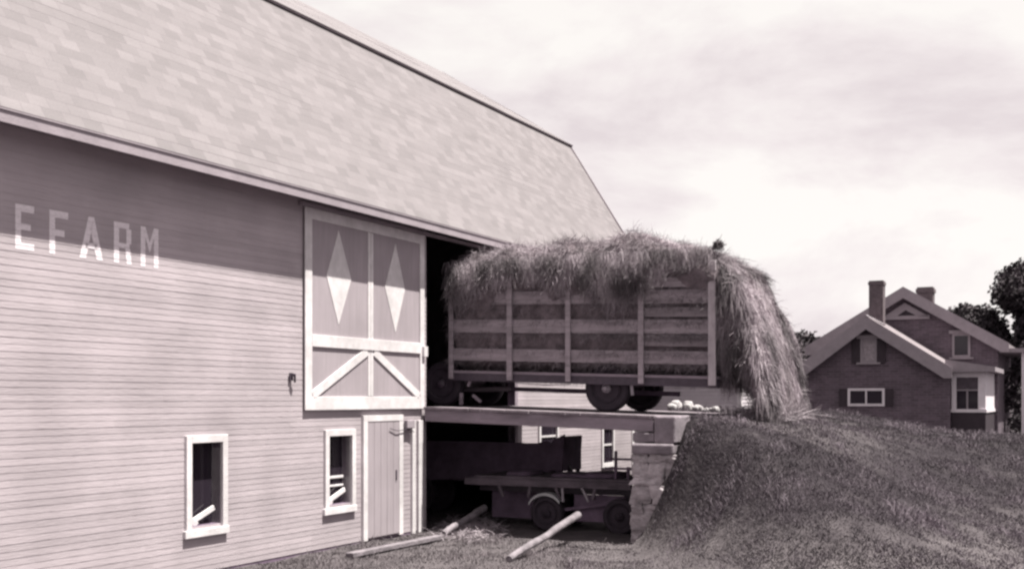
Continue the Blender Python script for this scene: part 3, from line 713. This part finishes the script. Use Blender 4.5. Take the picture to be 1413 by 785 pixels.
# small tuft caught on top
tp = on_U(972, 348, 18.6); tq = on_U(991, 338, 18.6)
ts = Strands(); P0 = Vector((tp[0], 18.6, tp[1]-.05)); P1 = Vector((tq[0], 18.6, tq[1]))
for k in range(420):
    ts.add(P0+(P1-P0)*random.random()*.8, (P1-P0)+Vector((random.uniform(-.06, .06), random.uniform(-.06, .06), random.uniform(-.03, .03))), random.uniform(.08, .16), .005, random.uniform(.3, .7), 0, 2, .2)
for k in range(420):
    c = P1+Vector([random.gauss(0, .035), random.gauss(0, .035), random.gauss(0, .035)]); ts.add(c, [random.uniform(-1, 1) for _ in range(3)], random.uniform(.04, .09), .006, random.uniform(.25, .6), 0, 2, .4)
ts.build('hay_tuft', M_hay, hay)

# ------------------------------------------------------------------ trailer and box wagon under the bridge
TU0 = 18.35
a_ = on_U(716, 668, TU0)[0]; b_ = on_U(873, 668, TU0)[0]; TZ = on_U(800, 660, TU0)[1]
tr = thing('flat_trailer', ((a_+b_)/2, 19, 0), 'low flat farm trailer with a pale mudguard parked in the shade under the bridge', 'trailer')
mb = MB(); mb.box(a_-.9, b_-.02, TU0, TU0+1.4, TZ-.04, TZ); part(mb, 'platform', M_dkwood, tr, bevel=.006)
for U in (TU0, TU0+1.28): mb = MB(); mb.box(a_-1.1, b_-.04, U+.003, U+.11, TZ-.17, TZ-.045); part(mb, 'side_rail', M_dkwood, tr, bevel=.006)
for U in (TU0+.4, TU0+.9): mb = MB(); mb.box(a_-1.0, b_-.05, U, U+.08, TZ-.30, TZ-.18); part(mb, 'chassis_rail', M_iron, tr)
nw1 = on_U(752, 700, TU0)[0]; nw2 = on_U(853, 700, TU0)[0]
for nw in (nw1, nw2):
    for U in (TU0+.12, TU0+1.28): wheel(tr, nw, U, .30, .31, .17, M_wheelrim, -1)
    mb = MB(); mb.bar((nw, TU0+.1, .30), (nw, TU0+1.3, .30), .07, .07); part(mb, 'axle', M_iron, tr)
    mb = MB(); mb.box(nw-.05, nw+.05, TU0+.35, TU0+1.0, .33, TZ-.30); part(mb, 'spring_block', M_iron, tr)
mb = MB(); r_ = .36; pts = [(nw1+r_*math.cos(t), r_*math.sin(t)+.30) for t in np.linspace(R(150), R(38), 10)]
for p, q in zip(pts[:-1], pts[1:]):
    mb.add([(p[0], TU0-.02, p[1]), (p[0], TU0+.24, p[1]), (q[0], TU0+.24, q[1]), (q[0], TU0-.02, q[1]), (p[0], TU0-.02, p[1]-.05), (q[0], TU0-.02, q[1]-.05)], [(0, 1, 2, 3), (4, 0, 3, 5)])
part(mb, 'mudguard', mat('pale_mudguard', tn(.36, 1.0, 1.0), .6, .1, 5), tr)
for (x0, y0, x1, y1) in ((776, 673, 777, 692), (803, 673, 812, 692)):
    p = on_U(x0, y0, TU0-.02); q = on_U(x1, y1, TU0-.02); mb = MB(); mb.bar((p[0], TU0-.02, p[1]), (q[0], TU0-.02, q[1]), .04, .02, up=(0, 1, 0)); part(mb, 'strut', M_metal, tr)
mb = MB(); mb.box(on_U(792, 700, TU0+.3)[0], b_-.25, TU0+.30, TU0+.36, .16, TZ-.30); part(mb, 'shade_filler', M_dark, tr, bevel=.01)  # added dark sheet, stands in for the shade below the platform
mb = MB(); mb.box(a_-.9, nw1-.1, TU0+.7, TU0+.76, .12, TZ-.31); part(mb, 'shade_panel', M_dark, tr)  # another added sheet, its dark colour replaces deep shade beside the wheel
mb = MB(); mb.bar((nw1+.2, TU0+.2, .35), (nw2-.1, TU0+.25, .52), .06, .05); part(mb, 'shade_bar', M_dark, tr)  # dark bar added to deepen the shade between the wheels
for k_, (x_, h_) in enumerate(((690, .05), (733, .04), (768, .05), (822, .06))):
    n_ = on_U(x_, 690, TU0+.05)[0]; mb = MB(); mb.bar((n_, TU0+.02, TZ-.17), (n_+.06*(-1)**k_, TU0+.06, TZ-.36), .05, .04, up=(0, 1, 0)); part(mb, 'bracket', M_dkwood, tr)
# stake gate at the abutment end
sx = on_U(849, 640, TU0+.2)[0]; sx2 = on_U(866, 640, TU0+.2)[0]; zt1 = on_U(849, 622, TU0+.2)[1]; zr1 = on_U(849, 633, TU0+.2)[1]; zr2 = on_U(849, 646, TU0+.2)[1]
sa = on_U(835, 640, TU0+.2)[0]
mb = MB(); mb.box(sx-.02, sx+.02, TU0+.2, TU0+.25, TZ, zt1); part(mb, 'stake', M_dark, tr)
mb = MB(); mb.box(sx2-.02, sx2+.03, TU0+.2, TU0+.25, TZ, zr2+.03); part(mb, 'stake', M_dark, tr)
mb = MB(); mb.box(sa, b_+.0-.06, TU0+.17, TU0+.198, zr1-.02, zr1+.02); mb.box(sa, b_-.06, TU0+.17, TU0+.198, zr2-.02, zr2+.02); part(mb, 'gate_rail', M_dark, tr)
# hay sweepings on platform
mb = MB()
for (x, wv, hv) in ((722, .25, .06), (800, .5, .05), (835, .35, .08)):
    n = on_U(x, 660, TU0+.5)[0]
    stone(mb, (n, TU0+.6, TZ+hv*.3), (wv, .4, hv), .8, x)
part(mb, 'sacks', M_dark, tr, smooth=True)
# box wagon behind it
BXU = 19.85
def bx(x, y): return on_U(x, y, BXU)
L0 = -2.2; poly = [(L0, bx(640, 668)[1])] + [bx(x, y) for x, y in ((742, 655), (766, 648), (775, 660), (778.5, 599), (771, 603), (764, 606), (760, 611), (752, 608), (742, 611), (725, 611))] + [(L0, bx(640, 608)[1])]
bxw = thing('box_wagon', (0, BXU, 0), 'dark high sided wooden box wagon standing half inside the barn basement', 'wagon')
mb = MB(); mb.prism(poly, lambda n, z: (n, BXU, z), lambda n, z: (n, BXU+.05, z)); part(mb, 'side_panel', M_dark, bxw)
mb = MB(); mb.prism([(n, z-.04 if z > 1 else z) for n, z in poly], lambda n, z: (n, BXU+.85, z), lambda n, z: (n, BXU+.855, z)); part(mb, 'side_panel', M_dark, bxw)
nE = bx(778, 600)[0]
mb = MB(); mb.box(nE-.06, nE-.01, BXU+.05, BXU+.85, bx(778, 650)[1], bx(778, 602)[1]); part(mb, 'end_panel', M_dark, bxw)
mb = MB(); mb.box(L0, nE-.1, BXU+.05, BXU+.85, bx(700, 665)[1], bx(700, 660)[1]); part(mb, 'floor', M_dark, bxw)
for n in (nE-.45, L0+.5):
    for U in (BXU+.02, BXU+.87): wheel(bxw, n, U, .42, .43, .10, M_wheelrim)
    mb = MB(); mb.bar((n, BXU, .42), (n, BXU+.87, .42), .09, .25); part(mb, 'axle', M_iron, bxw)
nS = on_U(783, 655, BXU)[0]
mb = MB(); mb.tube([(nE-.02, BXU+.3, .95), (nE+.22, BXU+.3, .72)], .02, 6); mb.tube([(nE-.1, BXU+.3, .7), (nE+.0, BXU+.3, 1.0), (nE+.1, BXU+.3, .75)], .05, 6); part(mb, 'lever', M_iron, bxw)

# ------------------------------------------------------------------ poles, sill plank, scraps
def gp(x, Y): a = (x-CX)/FPX; return a*Y
def world_to_f(X, Y, z): return (C_*X-S_*Y+D, S_*X+C_*Y, z)
def pole(x0, y0, x1, y1, Y1, r, label):
    Y0 = FPX*(EYE-.03)/(y0-HY); p = world_to_f((x0-CX)/FPX*Y0, Y0, r*.8); q = world_to_f((x1-CX)/FPX*Y1, Y1, EYE-(y1-HY)/FPX*Y1)
    mb = MB(); pts = [Vector(p).lerp(Vector(q), t)+Vector((0, 0, .01*math.sin(t*9))) for t in np.linspace(0, 1, 12)]
    mb.tube([p+Vector((random.uniform(-.008,.008), random.uniform(-.008,.008), random.uniform(-.006,.006))) for p in pts], [r*(.8+.2*t+random.uniform(-.06, .06)) for t in np.linspace(0, 1, 12)], 12)
    return single(mb, 'wooden_pole', M_pole, p, label, 'pole', 'peeled poles leaning out of the shade', smooth=False)
pole(611, 738, 668, 701, 20.6, .065, 'short pale round pole propped up nearest the barn wall and plank')
pole(702, 773, 797, 711, 18.6, .062, 'longer pale round pole in front of the trailer nearest the stone abutment')
u0, z0 = on_n(482, 768, .5); p = world_to_f(gp(482, FPX*(EYE-.05)/(766-HY)), FPX*(EYE-.05)/(766-HY), .03); q = world_to_f(gp(607, FPX*(EYE-.05)/(741-HY)), FPX*(EYE-.05)/(741-HY), .03)
mb = MB(); mb.bar((p[0], p[1], .055), (q[0], q[1], .055), .14, .07); single(mb, 'ground_plank', M_pole, (p[0], p[1], .0), 'pale weathered plank on the ground in front of the small door', 'plank', bevel=.01)
ss_ = Strands()
sh = thing('hay_scraps', (.7, 18.2, 0), 'scattered hay and sticks lying behind the short pole at the dark basement opening', 'hay scraps')
for k in range(1500):
    x, y = random.gauss(648, 22), random.gauss(732, 7); Y = FPX*EYE/(y-HY); q = world_to_f(gp(x, Y), Y, random.uniform(.0, .07)*max(0, 1-abs(x-648)/45)+.02)
    ss_.add(q, (random.uniform(-1, 1), random.uniform(-1, 1), random.uniform(-.2, .5)), random.uniform(.08, .25), .006, random.uniform(.6, 1.5), .3, 2)
ss_.build('stalks', M_hay, sh)
# white blossom clumps beside the track, beyond the wagon
for k, (x, y, s) in enumerate(((912, 563, .10), (922, 563, .08), (933, 561, .17), (943, 563, .11), (950, 561, .17), (962, 560, .12), (975, 565, .08), (986, 563, .10))):
    U = 22.6; n, z = on_U(x, y+3, U); z = zg(n, U); mb = MB()
    for q in range(6):
        v = Vector([random.gauss(0, 1) for _ in range(3)]).normalized()*s*.6; stone(mb, (n+v.x, U+v.y, z+s*.45+abs(v.z)*.6), (s*random.uniform(.4, .6), s*.4, s*random.uniform(.3, .6)), random.uniform(.8, 1.1), q+k)
    single(mb, 'white_flower_clump', M_white, (n, U, z), 'low white clump in the row on the ground behind the wagon wheels', 'flowers', 'white clumps behind the wagon', smooth=True)
# pale outbuilding beyond the barn
SU = 31.0
sa_, sb_ = on_U(878, 550, SU)[0], on_U(1022, 550, SU)[0]
sg = thing('outbuilding', (sa_, SU, 1), 'low white clapboard shed behind the wagon with its shaded end towards the yard', 'shed')
sz0 = 1.0
mb = MB()
holes2 = []
for r in range(22):
    z0 = sz0+r*.10
    mb.add([(sa_, SU-.015, z0), (sb_, SU-.015, z0), (sb_, SU, z0+.1), (sa_, SU, z0+.1)], [(0, 1, 2, 3)], 1+random.uniform(-.04, .04))
    mb.add([(sb_+.015, SU, z0), (sb_+.015, SU+5, z0), (sb_, SU+5, z0+.1), (sb_, SU, z0+.1)], [(0, 1, 2, 3)])
    mb.add([(sa_, SU, z0), (sa_, SU+5, z0), (sa_, SU+5, z0+.1), (sa_, SU, z0+.1)], [(3, 2, 1, 0)])
mb.add([(sa_, SU+5, sz0), (sb_, SU+5, sz0), (sb_, SU+5, 3.2), (sa_, SU+5, 3.2)], [(0, 1, 2, 3)])
part(mb, 'wall', mat('shed_paint', tn(.42, .92, .95), .8, .1, 3), sg)
mb = MB(); mb.box(sb_-.09, sb_+.03, SU-.03, SU+.09, sz0, 3.15); part(mb, 'corner_board', M_trim, sg)
mb = MB(); mb.prism([(sa_-.2, 3.15), (sb_+.2, 3.15), ((sa_+sb_)/2, 3.95)], lambda n, z: (n, SU-.15, z), lambda n, z: (n, SU+5.2, z)); part(mb, 'roof', M_hroof, sg)

# ------------------------------------------------------------------ brick house
HU = 46.0; H2U = 50.5
def g1(x, y): return on_U(x, y, HU)
def g2(x, y): return on_U(x, y, H2U)
hs = thing('brick_house', (*[g1(1200, 600)[0]], HU, .5), 'dark brick house with two stepped gables, two chimneys and a glazed side porch', 'house')
nl, nr_ = g1(1106, 560)[0], g1(1311, 560)[0]; ap = g1(1197, 437); le = g1(1097, 511); re = g1(1314, 508)
# lower gable wall
apw = (ap[0], ap[1]-.42)
def zroof(n, a, l, r, off=0): 
    return (a[1]+(l[1]-a[1])*(a[0]-n)/(a[0]-l[0]) if n < a[0] else a[1]+(r[1]-a[1])*(n-a[0])/(r[0]-a[0]))-off
mb = MB(); poly = [(nl, -.5), (nr_, -.5), (nr_, zroof(nr_, ap, le, re, .3)), (ap[0], ap[1]-.3), (nl, zroof(nl, ap, le, re, .3))]
mb.prism(poly, lambda n, z: (n, HU, z), lambda n, z: (n, H2U-.01, z)); part(mb, 'wall', M_brick, hs)
def gable_roof(a, l, r, U0, U1, oh, band, name='roof'):
    mb = MB()
    for e in (l, r):
        p = [(a[0], a[1]), (e[0], e[1]), (e[0], e[1]-.22), (a[0], a[1]-.22)]
        mb.prism(p, lambda n, z: (n, U0-oh, z), lambda n, z: (n, U1, z))
    rf = part(mb, name, M_hroof, hs)
    for e, sg_ in ((l, -1), (r, 1)):
        mb = MB(); p = [(a[0]-sg_*.0, a[1]+.015), (e[0]+sg_*.03, e[1]+.015), (e[0]+sg_*.03, e[1]-band*.75), (e[0]-sg_*.25, e[1]-band*.75), (a[0], a[1]-band)]
        mb.prism(p, lambda n, z: (n, U0-oh-.05, z), lambda n, z: (n, U0-oh-.004, z)); part(mb, 'rake_trim', M_htrim, rf)
    mb = MB()
    for e in (l, r):
        mb.prism([(a[0], a[1]-.225), (e[0], e[1]-.225), (e[0], e[1]-.27), (a[0], a[1]-.27)], lambda n, z: (n, U0-oh, z), lambda n, z: (n, U0-.001, z))
    part(mb, 'soffit', M_htrim, rf)
    return rf
rf1 = gable_roof(ap, le, re, HU, H2U-.02, .35, .50)
# chimney on the lower ridge
c0, c1 = on_U(1199.5, 440, HU+1.0), on_U(1219, 387, HU+1.0)
mb = MB(); mb.box(c0[0], c1[0], HU+.9, HU+1.45, ap[1]-.8, c1[1]); mb.box(c0[0]-.03, c1[0]+.03, HU+.87, HU+1.48, c1[1]-.16, c1[1]-.05); part(mb, 'chimney', mat('chimney_brick', tn(.10, .8, .86), .9, .3, 6), rf1)
# metal flashing on the ridge
mb = MB(); p, q = g1(1197, 436), g1(1221, 449); mb.bar((p[0], HU-.3, p[1]+.02), (q[0], HU-.3, q[1]+.04), .3, .03); part(mb, 'flashing', M_hwhite, rf1)
# taller gable behind
ap2 = g2(1248, 397); re2 = g2(1392, 474); le2 = (2*ap2[0]-re2[0], re2[1]); nl2, nr2 = 2*ap2[0]-g2(1377, 500)[0], g2(1377, 500)[0]
mb = MB(); poly = [(nl2, -.5), (nr2, -.5), (nr2, zroof(nr2, ap2, le2, re2, .3)), (ap2[0], ap2[1]-.3), (nl2, zroof(nl2, ap2, le2, re2, .3))]
mb.prism(poly, lambda n, z: (n, H2U, z), lambda n, z: (n, H2U+8, z)); part(mb, 'wall', M_brick, hs)
rf2 = gable_roof(ap2, le2, re2, H2U, H2U+8.3, .35, .46)
c0, c1 = on_U(1266, 430, H2U+6), on_U(1288, 396, H2U+6)
mb = MB(); mb.box(c0[0], c1[0], H2U+5.8, H2U+6.5, ap2[1]-1.5, c1[1]); mb.box(c0[0]-.05, c1[0]+.05, H2U+5.75, H2U+6.55, c1[1]-.25, c1[1]-.08); part(mb, 'chimney', MATS['chimney_brick'], rf2)
# pediment
pa, pl, pr, = g2(1249, 418), g2(1221, 436.5), g2(1283, 437); ia, il, ir = g2(1250, 428), g2(1238, 436.5), g2(1268, 437); bl = g2(1224, 441.5)[1]
mb = MB()
f0, f1 = (lambda n, z: (n, H2U-.12, z)), (lambda n, z: (n, H2U-.003, z))
mb.prism([pl, il, ia, pa], f0, f1); mb.prism([pa, ia, ir, pr], f0, f1); mb.prism([(pl[0], bl), (pr[0], bl), (pr[0], pl[1]-.005), (pl[0], pl[1]-.005)], f0, f1)
part(mb, 'pediment', M_htrim, hs)
mb = MB(); mb.prism([il, ir, ia], lambda n, z: (n, H2U-.05, z), lambda n, z: (n, H2U-.004, z)); part(mb, 'pediment_panel', M_shut, hs)
def hwin(x0, y0, x1, y1, pl, U, tr=.07, cap=0, capov=.0, panem=None, mull=0, trimm=None, frw=2.5, sillh=4):
    a = on_U(x0, y1, U); b = on_U(x1, y0, U); n0, n1, z0, z1 = a[0], b[0], a[1], b[1]; fw = frw/34.5
    trimm = trimm or M_htrim
    mb = MB(); f, k = U-.06, U-.002
    mb.box(n0, n0+fw, f, k, z0, z1); mb.box(n1-fw, n1, f, k, z0, z1); mb.box(n0+fw, n1-fw, f, k, z1-fw, z1); mb.box(n0+fw, n1-fw, f, k, z0, z0+fw)
    fr = part(mb, 'window', trimm, pl)
    if cap:
        mb = MB(); mb.box(n0-capov, n1+capov, f-.05, k, z1+.003, z1+cap); part(mb, 'lintel', trimm, fr); mb = MB(); mb.box(n0-capov, n1+capov, f-.05, k, z0-cap*.55, z0-.003); part(mb, 'sill', trimm, fr)
    mb = MB(); mb.box(n0+fw, n1-fw, U-.03, U-.02, z0+fw, z1-fw); part(mb, 'pane', panem or M_glass, fr)
    if mull:
        mb = MB()
        for i in range(1, mull+1):
            x = n0+(n1-n0)*i/(mull+1); mb.box(x-.03, x+.03, U-.045, U-.031, z0+fw, z1-fw)
        part(mb, 'mullion', trimm, fr)
    return fr
hwin(1187.5, 467, 1210, 500, hs, HU, cap=.14, capov=.14, panem=M_curt, frw=3)
hwin(1170, 535.5, 1221, 560, hs, HU, mull=1, trimm=M_hwhite, frw=3.2, panem=M_glass)
for x0, x1, y0, y1 in ((1175.5, 1187, 466, 501), (1210.5, 1222, 466, 501), (1158, 1169.5, 536, 560), (1221.5, 1233, 536, 560)):
    a, b = g1(x0, y1), g1(x1, y0); mb = MB(); mb.box(a[0], b[0], HU-.06, HU-.002, a[1], b[1]); part(mb, 'shutter', M_shut, hs)
a, b, c = g1(1189, 457), g1(1211, 457), g1(1200, 450); mb = MB(); mb.prism([a, b, c], lambda n, z: (n, HU-.07, z), lambda n, z: (n, HU-.003, z)); part(mb, 'vent', M_shut, hs)
hwin(1314, 460, 1339, 493, hs, H2U, cap=.14, capov=.12, frw=3)
a, b = g2(1316, 480), g2(1337, 473)
# side porch room
PU = HU+.25
pa_, pb_ = on_U(1313, 570, PU), on_U(1360, 515, PU)
U1_ = H2U-.02; pz_sill = on_U(1330, 565, PU)[1]; pz_top = on_U(1330, 513, PU)[1]; pz0 = -.4
mb = MB(); mb.box(pa_[0], pb_[0], PU, U1_, pz0, pz_sill-.1); part(mb, 'porch_base', M_shut, hs)
mb = MB(); mb.box(pa_[0]-.03, pb_[0]+.04, PU-.04, U1_, pz_sill-.099, pz_sill+.02); part(mb, 'porch_sill', M_hwhite, hs)
mb = MB(); fz0, fz1 = pz_sill+.021, pz_top
mb.box(pa_[0]+.0, pa_[0]+.17, PU, PU+.12, fz0, fz1); mb.box(pb_[0]-.26, pb_[0], PU, PU+.12, fz0, fz1); mb.box(pa_[0]+.17, pb_[0]-.26, PU, PU+.12, fz1-.2, fz1)
part(mb, 'porch_frame', M_hwhite, hs)
mb = MB(); mb.box(pb_[0]-.12, pb_[0], PU+.121, U1_, fz0, fz1); part(mb, 'porch_side', M_hwhite, hs)
mb = MB(); mb.box(pa_[0]+.17, pb_[0]-.26, PU+.05, PU+.06, fz0, fz1-.2); pn = part(mb, 'porch_window', M_glass, hs)
mb = MB(); xm = (pa_[0]+.17+pb_[0]-.26)/2; mb.box(xm-.03, xm+.03, PU+.03, PU+.049, fz0, fz1-.2); zm = fz0+.6*(fz1-.2-fz0); mb.box(pa_[0]+.17, pb_[0]-.26, PU+.03, PU+.048, zm-.03, zm+.03); part(mb, 'mullion', M_htrim, pn)
mb = MB(); mb.box(pa_[0]+.19, pb_[0]-.28, PU+.02, PU+.028, zm+.05, fz1-.22); part(mb, 'blind', mat('dark_blind', tn(.07, .8, .95), .8), pn)
mb = MB(); t0, t1 = on_U(1300, 505, PU)[1], on_U(1372, 510, PU)[1]
mb.prism([(pa_[0]-.2, pz_top+.002), (pb_[0]+.35, pz_top+.002), (pb_[0]+.35, t1+.1), (pa_[0]-.2, t0+.25)], lambda n, z: (n, PU-.3, z), lambda n, z: (n, H2U-.03, z)); part(mb, 'porch_roof', M_htrim, hs)
# veranda posts on the sunlit side of the tall part
for i, UU in enumerate((H2U+.4, H2U+2.2, H2U+4.0)):
    mb = MB(); n_ = nr2+.85; mb.box(n_, n_+.14, UU, UU+.14, -.3, on_U(1385, 486, H2U)[1]); part(mb, 'veranda_post', M_hwhite, hs)
mb = MB(); zz = on_U(1385, 486, H2U)[1]; mb.box(nr2-.0, nr2+1.1, H2U+.1, H2U+6, zz, zz+.16); part(mb, 'veranda_roof', M_htrim, hs)

# ------------------------------------------------------------------ trees and shrubs
def leaf_cloud(mb, clumps, nleaf, size):
    for (c, r) in clumps:
        k = int(nleaf*(r**2)); ct = random.uniform(.75, 1.25)
        for _ in range(k):
            v = Vector([random.gauss(0, 1) for _ in range(3)]).normalized(); rad = r*random.random()**.33
            rad *= 1+.35*noise.noise(v*2.3+Vector(c))
            p = Vector(c)+Vector((v.x*rad, v.y*rad, v.z*rad*.8)); a = Vector([random.gauss(0, 1) for _ in range(3)]).normalized(); b = a.orthogonal().normalized(); s = size*random.uniform(.6, 1.4)
            q = a.cross(b)
            mb.add([p-b*s, p-q*s*.6, p+b*s, p+q*s*.6], [(0, 1, 2, 3)], ct*random.uniform(.6, 1.5))
def tree(X, Y, h, rad, label, group, dens=260, lsize=.13, trunk=.3, low=.22, cat='tree'):
    f = world_to_f(X, Y, 0); z0 = zg(f[0], f[1]); org = (f[0], f[1], z0)
    t = thing('tree' if cat == 'tree' else 'shrub', org, label, cat, group)
    mb = MB(); top = h*.8
    mb.tube([(f[0], f[1], z0-.2), (f[0]+.1, f[1], z0+h*.25), (f[0]-.1, f[1]+.1, z0+h*.55), (f[0], f[1], z0+top)], [trunk, trunk*.75, trunk*.45, trunk*.1], 8)
    clumps = []
    for k in range(int(14+rad*5)):
        an = random.uniform(0, 6.28); zz = random.uniform(low, .93); e = math.sin(math.pi*min(1, (zz-low+.12)/(1.05-low)))**.6
        rr = rad*e*random.uniform(.35, .85); c = (f[0]+rr*math.cos(an), f[1]+rr*math.sin(an), z0+h*zz)
        clumps.append((c, rad*random.uniform(.24, .40)))
        if rr > .3*rad and k % 2 == 0: mb.tube([(f[0], f[1], z0+h*zz*.7), c], [trunk*.25, trunk*.06], 5)
    part(mb, 'trunk', M_bark, t)
    mb = MB(); leaf_cloud(mb, clumps, dens, lsize); part(mb, 'crown', M_leaf, t); return t
TG = 'dark trees beyond the house'
tree(27.9, 64, 8.8, 3.9, 'large dark round tree rising at the right edge behind the house', TG, 1500, .12)
tree(26.6, 66, 7.3, 2.3, 'loose lower tree just left of the large dark tree behind the house', TG, 700, .11)
tree(33, 60, 7.2, 4.0, 'broad dark tree farthest right past the house', TG)
tree(20.6, 82, 7.0, 3.0, 'distant bushy tree seen low between the hay and the house roof', TG, 160, .16)
tree(23.0, 84, 6.8, 3.2, 'second distant bushy tree nearly hidden by the roof of the house', TG, 160, .16)
tree(17.5, 86, 5.6, 3.2, 'distant low tree mostly hidden behind the spilled hay', TG, 160, .16)
tree(22.1, 50.5, 3.6, 1.5, 'dark leafy shrub by the veranda at the right end of the house', 'shrubs beside the house', 420, .09, .08, .05, 'shrub')
tree(23.6, 52, 4.6, 1.7, 'taller dark shrub at the picture edge beyond the veranda posts', 'shrubs beside the house', 420, .09, .08, .05, 'shrub')
tree(10.7, 41, 1.5, .7, 'small dark shrub at the left corner of the house near the hay', 'shrubs beside the house', 520, .07, .04, .05, 'shrub')

# ------------------------------------------------------------------ grass
def grass(name, m, count, sampler, hmin, hmax, wd, label):
    verts = np.zeros((count*5, 3)); tone = np.zeros(count*5, dtype=np.float32); faces = []; k = 0; tries = 0
    while k < count and tries < count*6:
        tries += 1
        r = sampler()
        if r is None: continue
        n, U = r; z = zg(n, U); p = W(n, U, z); cn = noise.noise(Vector((p.x*1.1, p.y*1.1, 5)))+.6*noise.noise(Vector((p.x*3.3, p.y*3.3, 9)))
        if cn < -.35 and random.random() < .6: continue
        hh = random.uniform(hmin, hmax)*(1+.7*cn)*((2.8 if random.random() < .03 else 1) if cn < .42 else (3.0 if random.random() < .3 else 1.2)); an = random.uniform(0, 6.28); lx, ly = random.gauss(0, .5)*hh, random.gauss(0, .5)*hh
        dx, dy = math.cos(an)*wd*random.uniform(.7, 1.3), math.sin(an)*wd
        b = k*5
        verts[b] = (p.x-dx, p.y-dy, z-.01); verts[b+1] = (p.x+dx, p.y+dy, z-.01)
        verts[b+2] = (p.x+dx*.7+lx*.4, p.y+dy*.7+ly*.4, z+hh*.6); verts[b+3] = (p.x-dx*.7+lx*.4, p.y-dy*.7+ly*.4, z+hh*.6); verts[b+4] = (p.x+lx*1.2, p.y+ly*1.2, z+hh)
        tone[b:b+5] = max(.3, 1.0+1.0*cn+.5*noise.noise(Vector((p.x*.45, p.y*.45, 2)))+random.uniform(-.35, .45)); faces.append((b, b+1, b+2, b+3)); faces.append((b+3, b+2, b+4)); k += 1
    mb = MB(); mb.v = verts[:k*5].tolist(); mb.f = faces; mb.t = tone[:k*5].tolist()
    o = mb.build(name, m); tag(o, label, 'grass', kind='stuff'); return o
def samp_bank():
    x = random.uniform(780, 1500); Y = random.uniform(11, 26)
    if random.random() < .25: Y = random.uniform(24, 45)
    X = gp(x, Y); n, U, _ = world_to_f(X, Y, 0); z = zg(n, U)
    if z < .25: 
        if random.random() < .75: return None
    if 3.7 < n < 4.75 and 17.15 < U < 21.4: return None
    if 17.25 < U < 21.2 and 4.7 < n < 8 and random.random() < .5: return None
    if n < 0.05 or U > 45.8: return None
    if (U < 21.5 and n < 4.3 and U > 16.8): return None
    return n, U
grass('bank_grass', M_grass, 230000, samp_bank, .010, .036, .0055, 'rough tufted grass covering the bank and the edge of the yard')
def samp_yard():
    x = random.uniform(300, 900); Y = random.uniform(13, 20.5); X = gp(x, Y); n, U, _ = world_to_f(X, Y, 0)
    if n < .06 or n > 5.5: return None
    if 17.2 < U: return None
    if n > .5 and random.random() < .45: return None
    return n, U
grass('yard_grass', mat('yard_grass_blade', tn(.085, .86, .90), .8, .3, 2, attr='tone'), 26000, samp_yard, .012, .04, .005, 'thin short grass in the trodden yard along the barn')
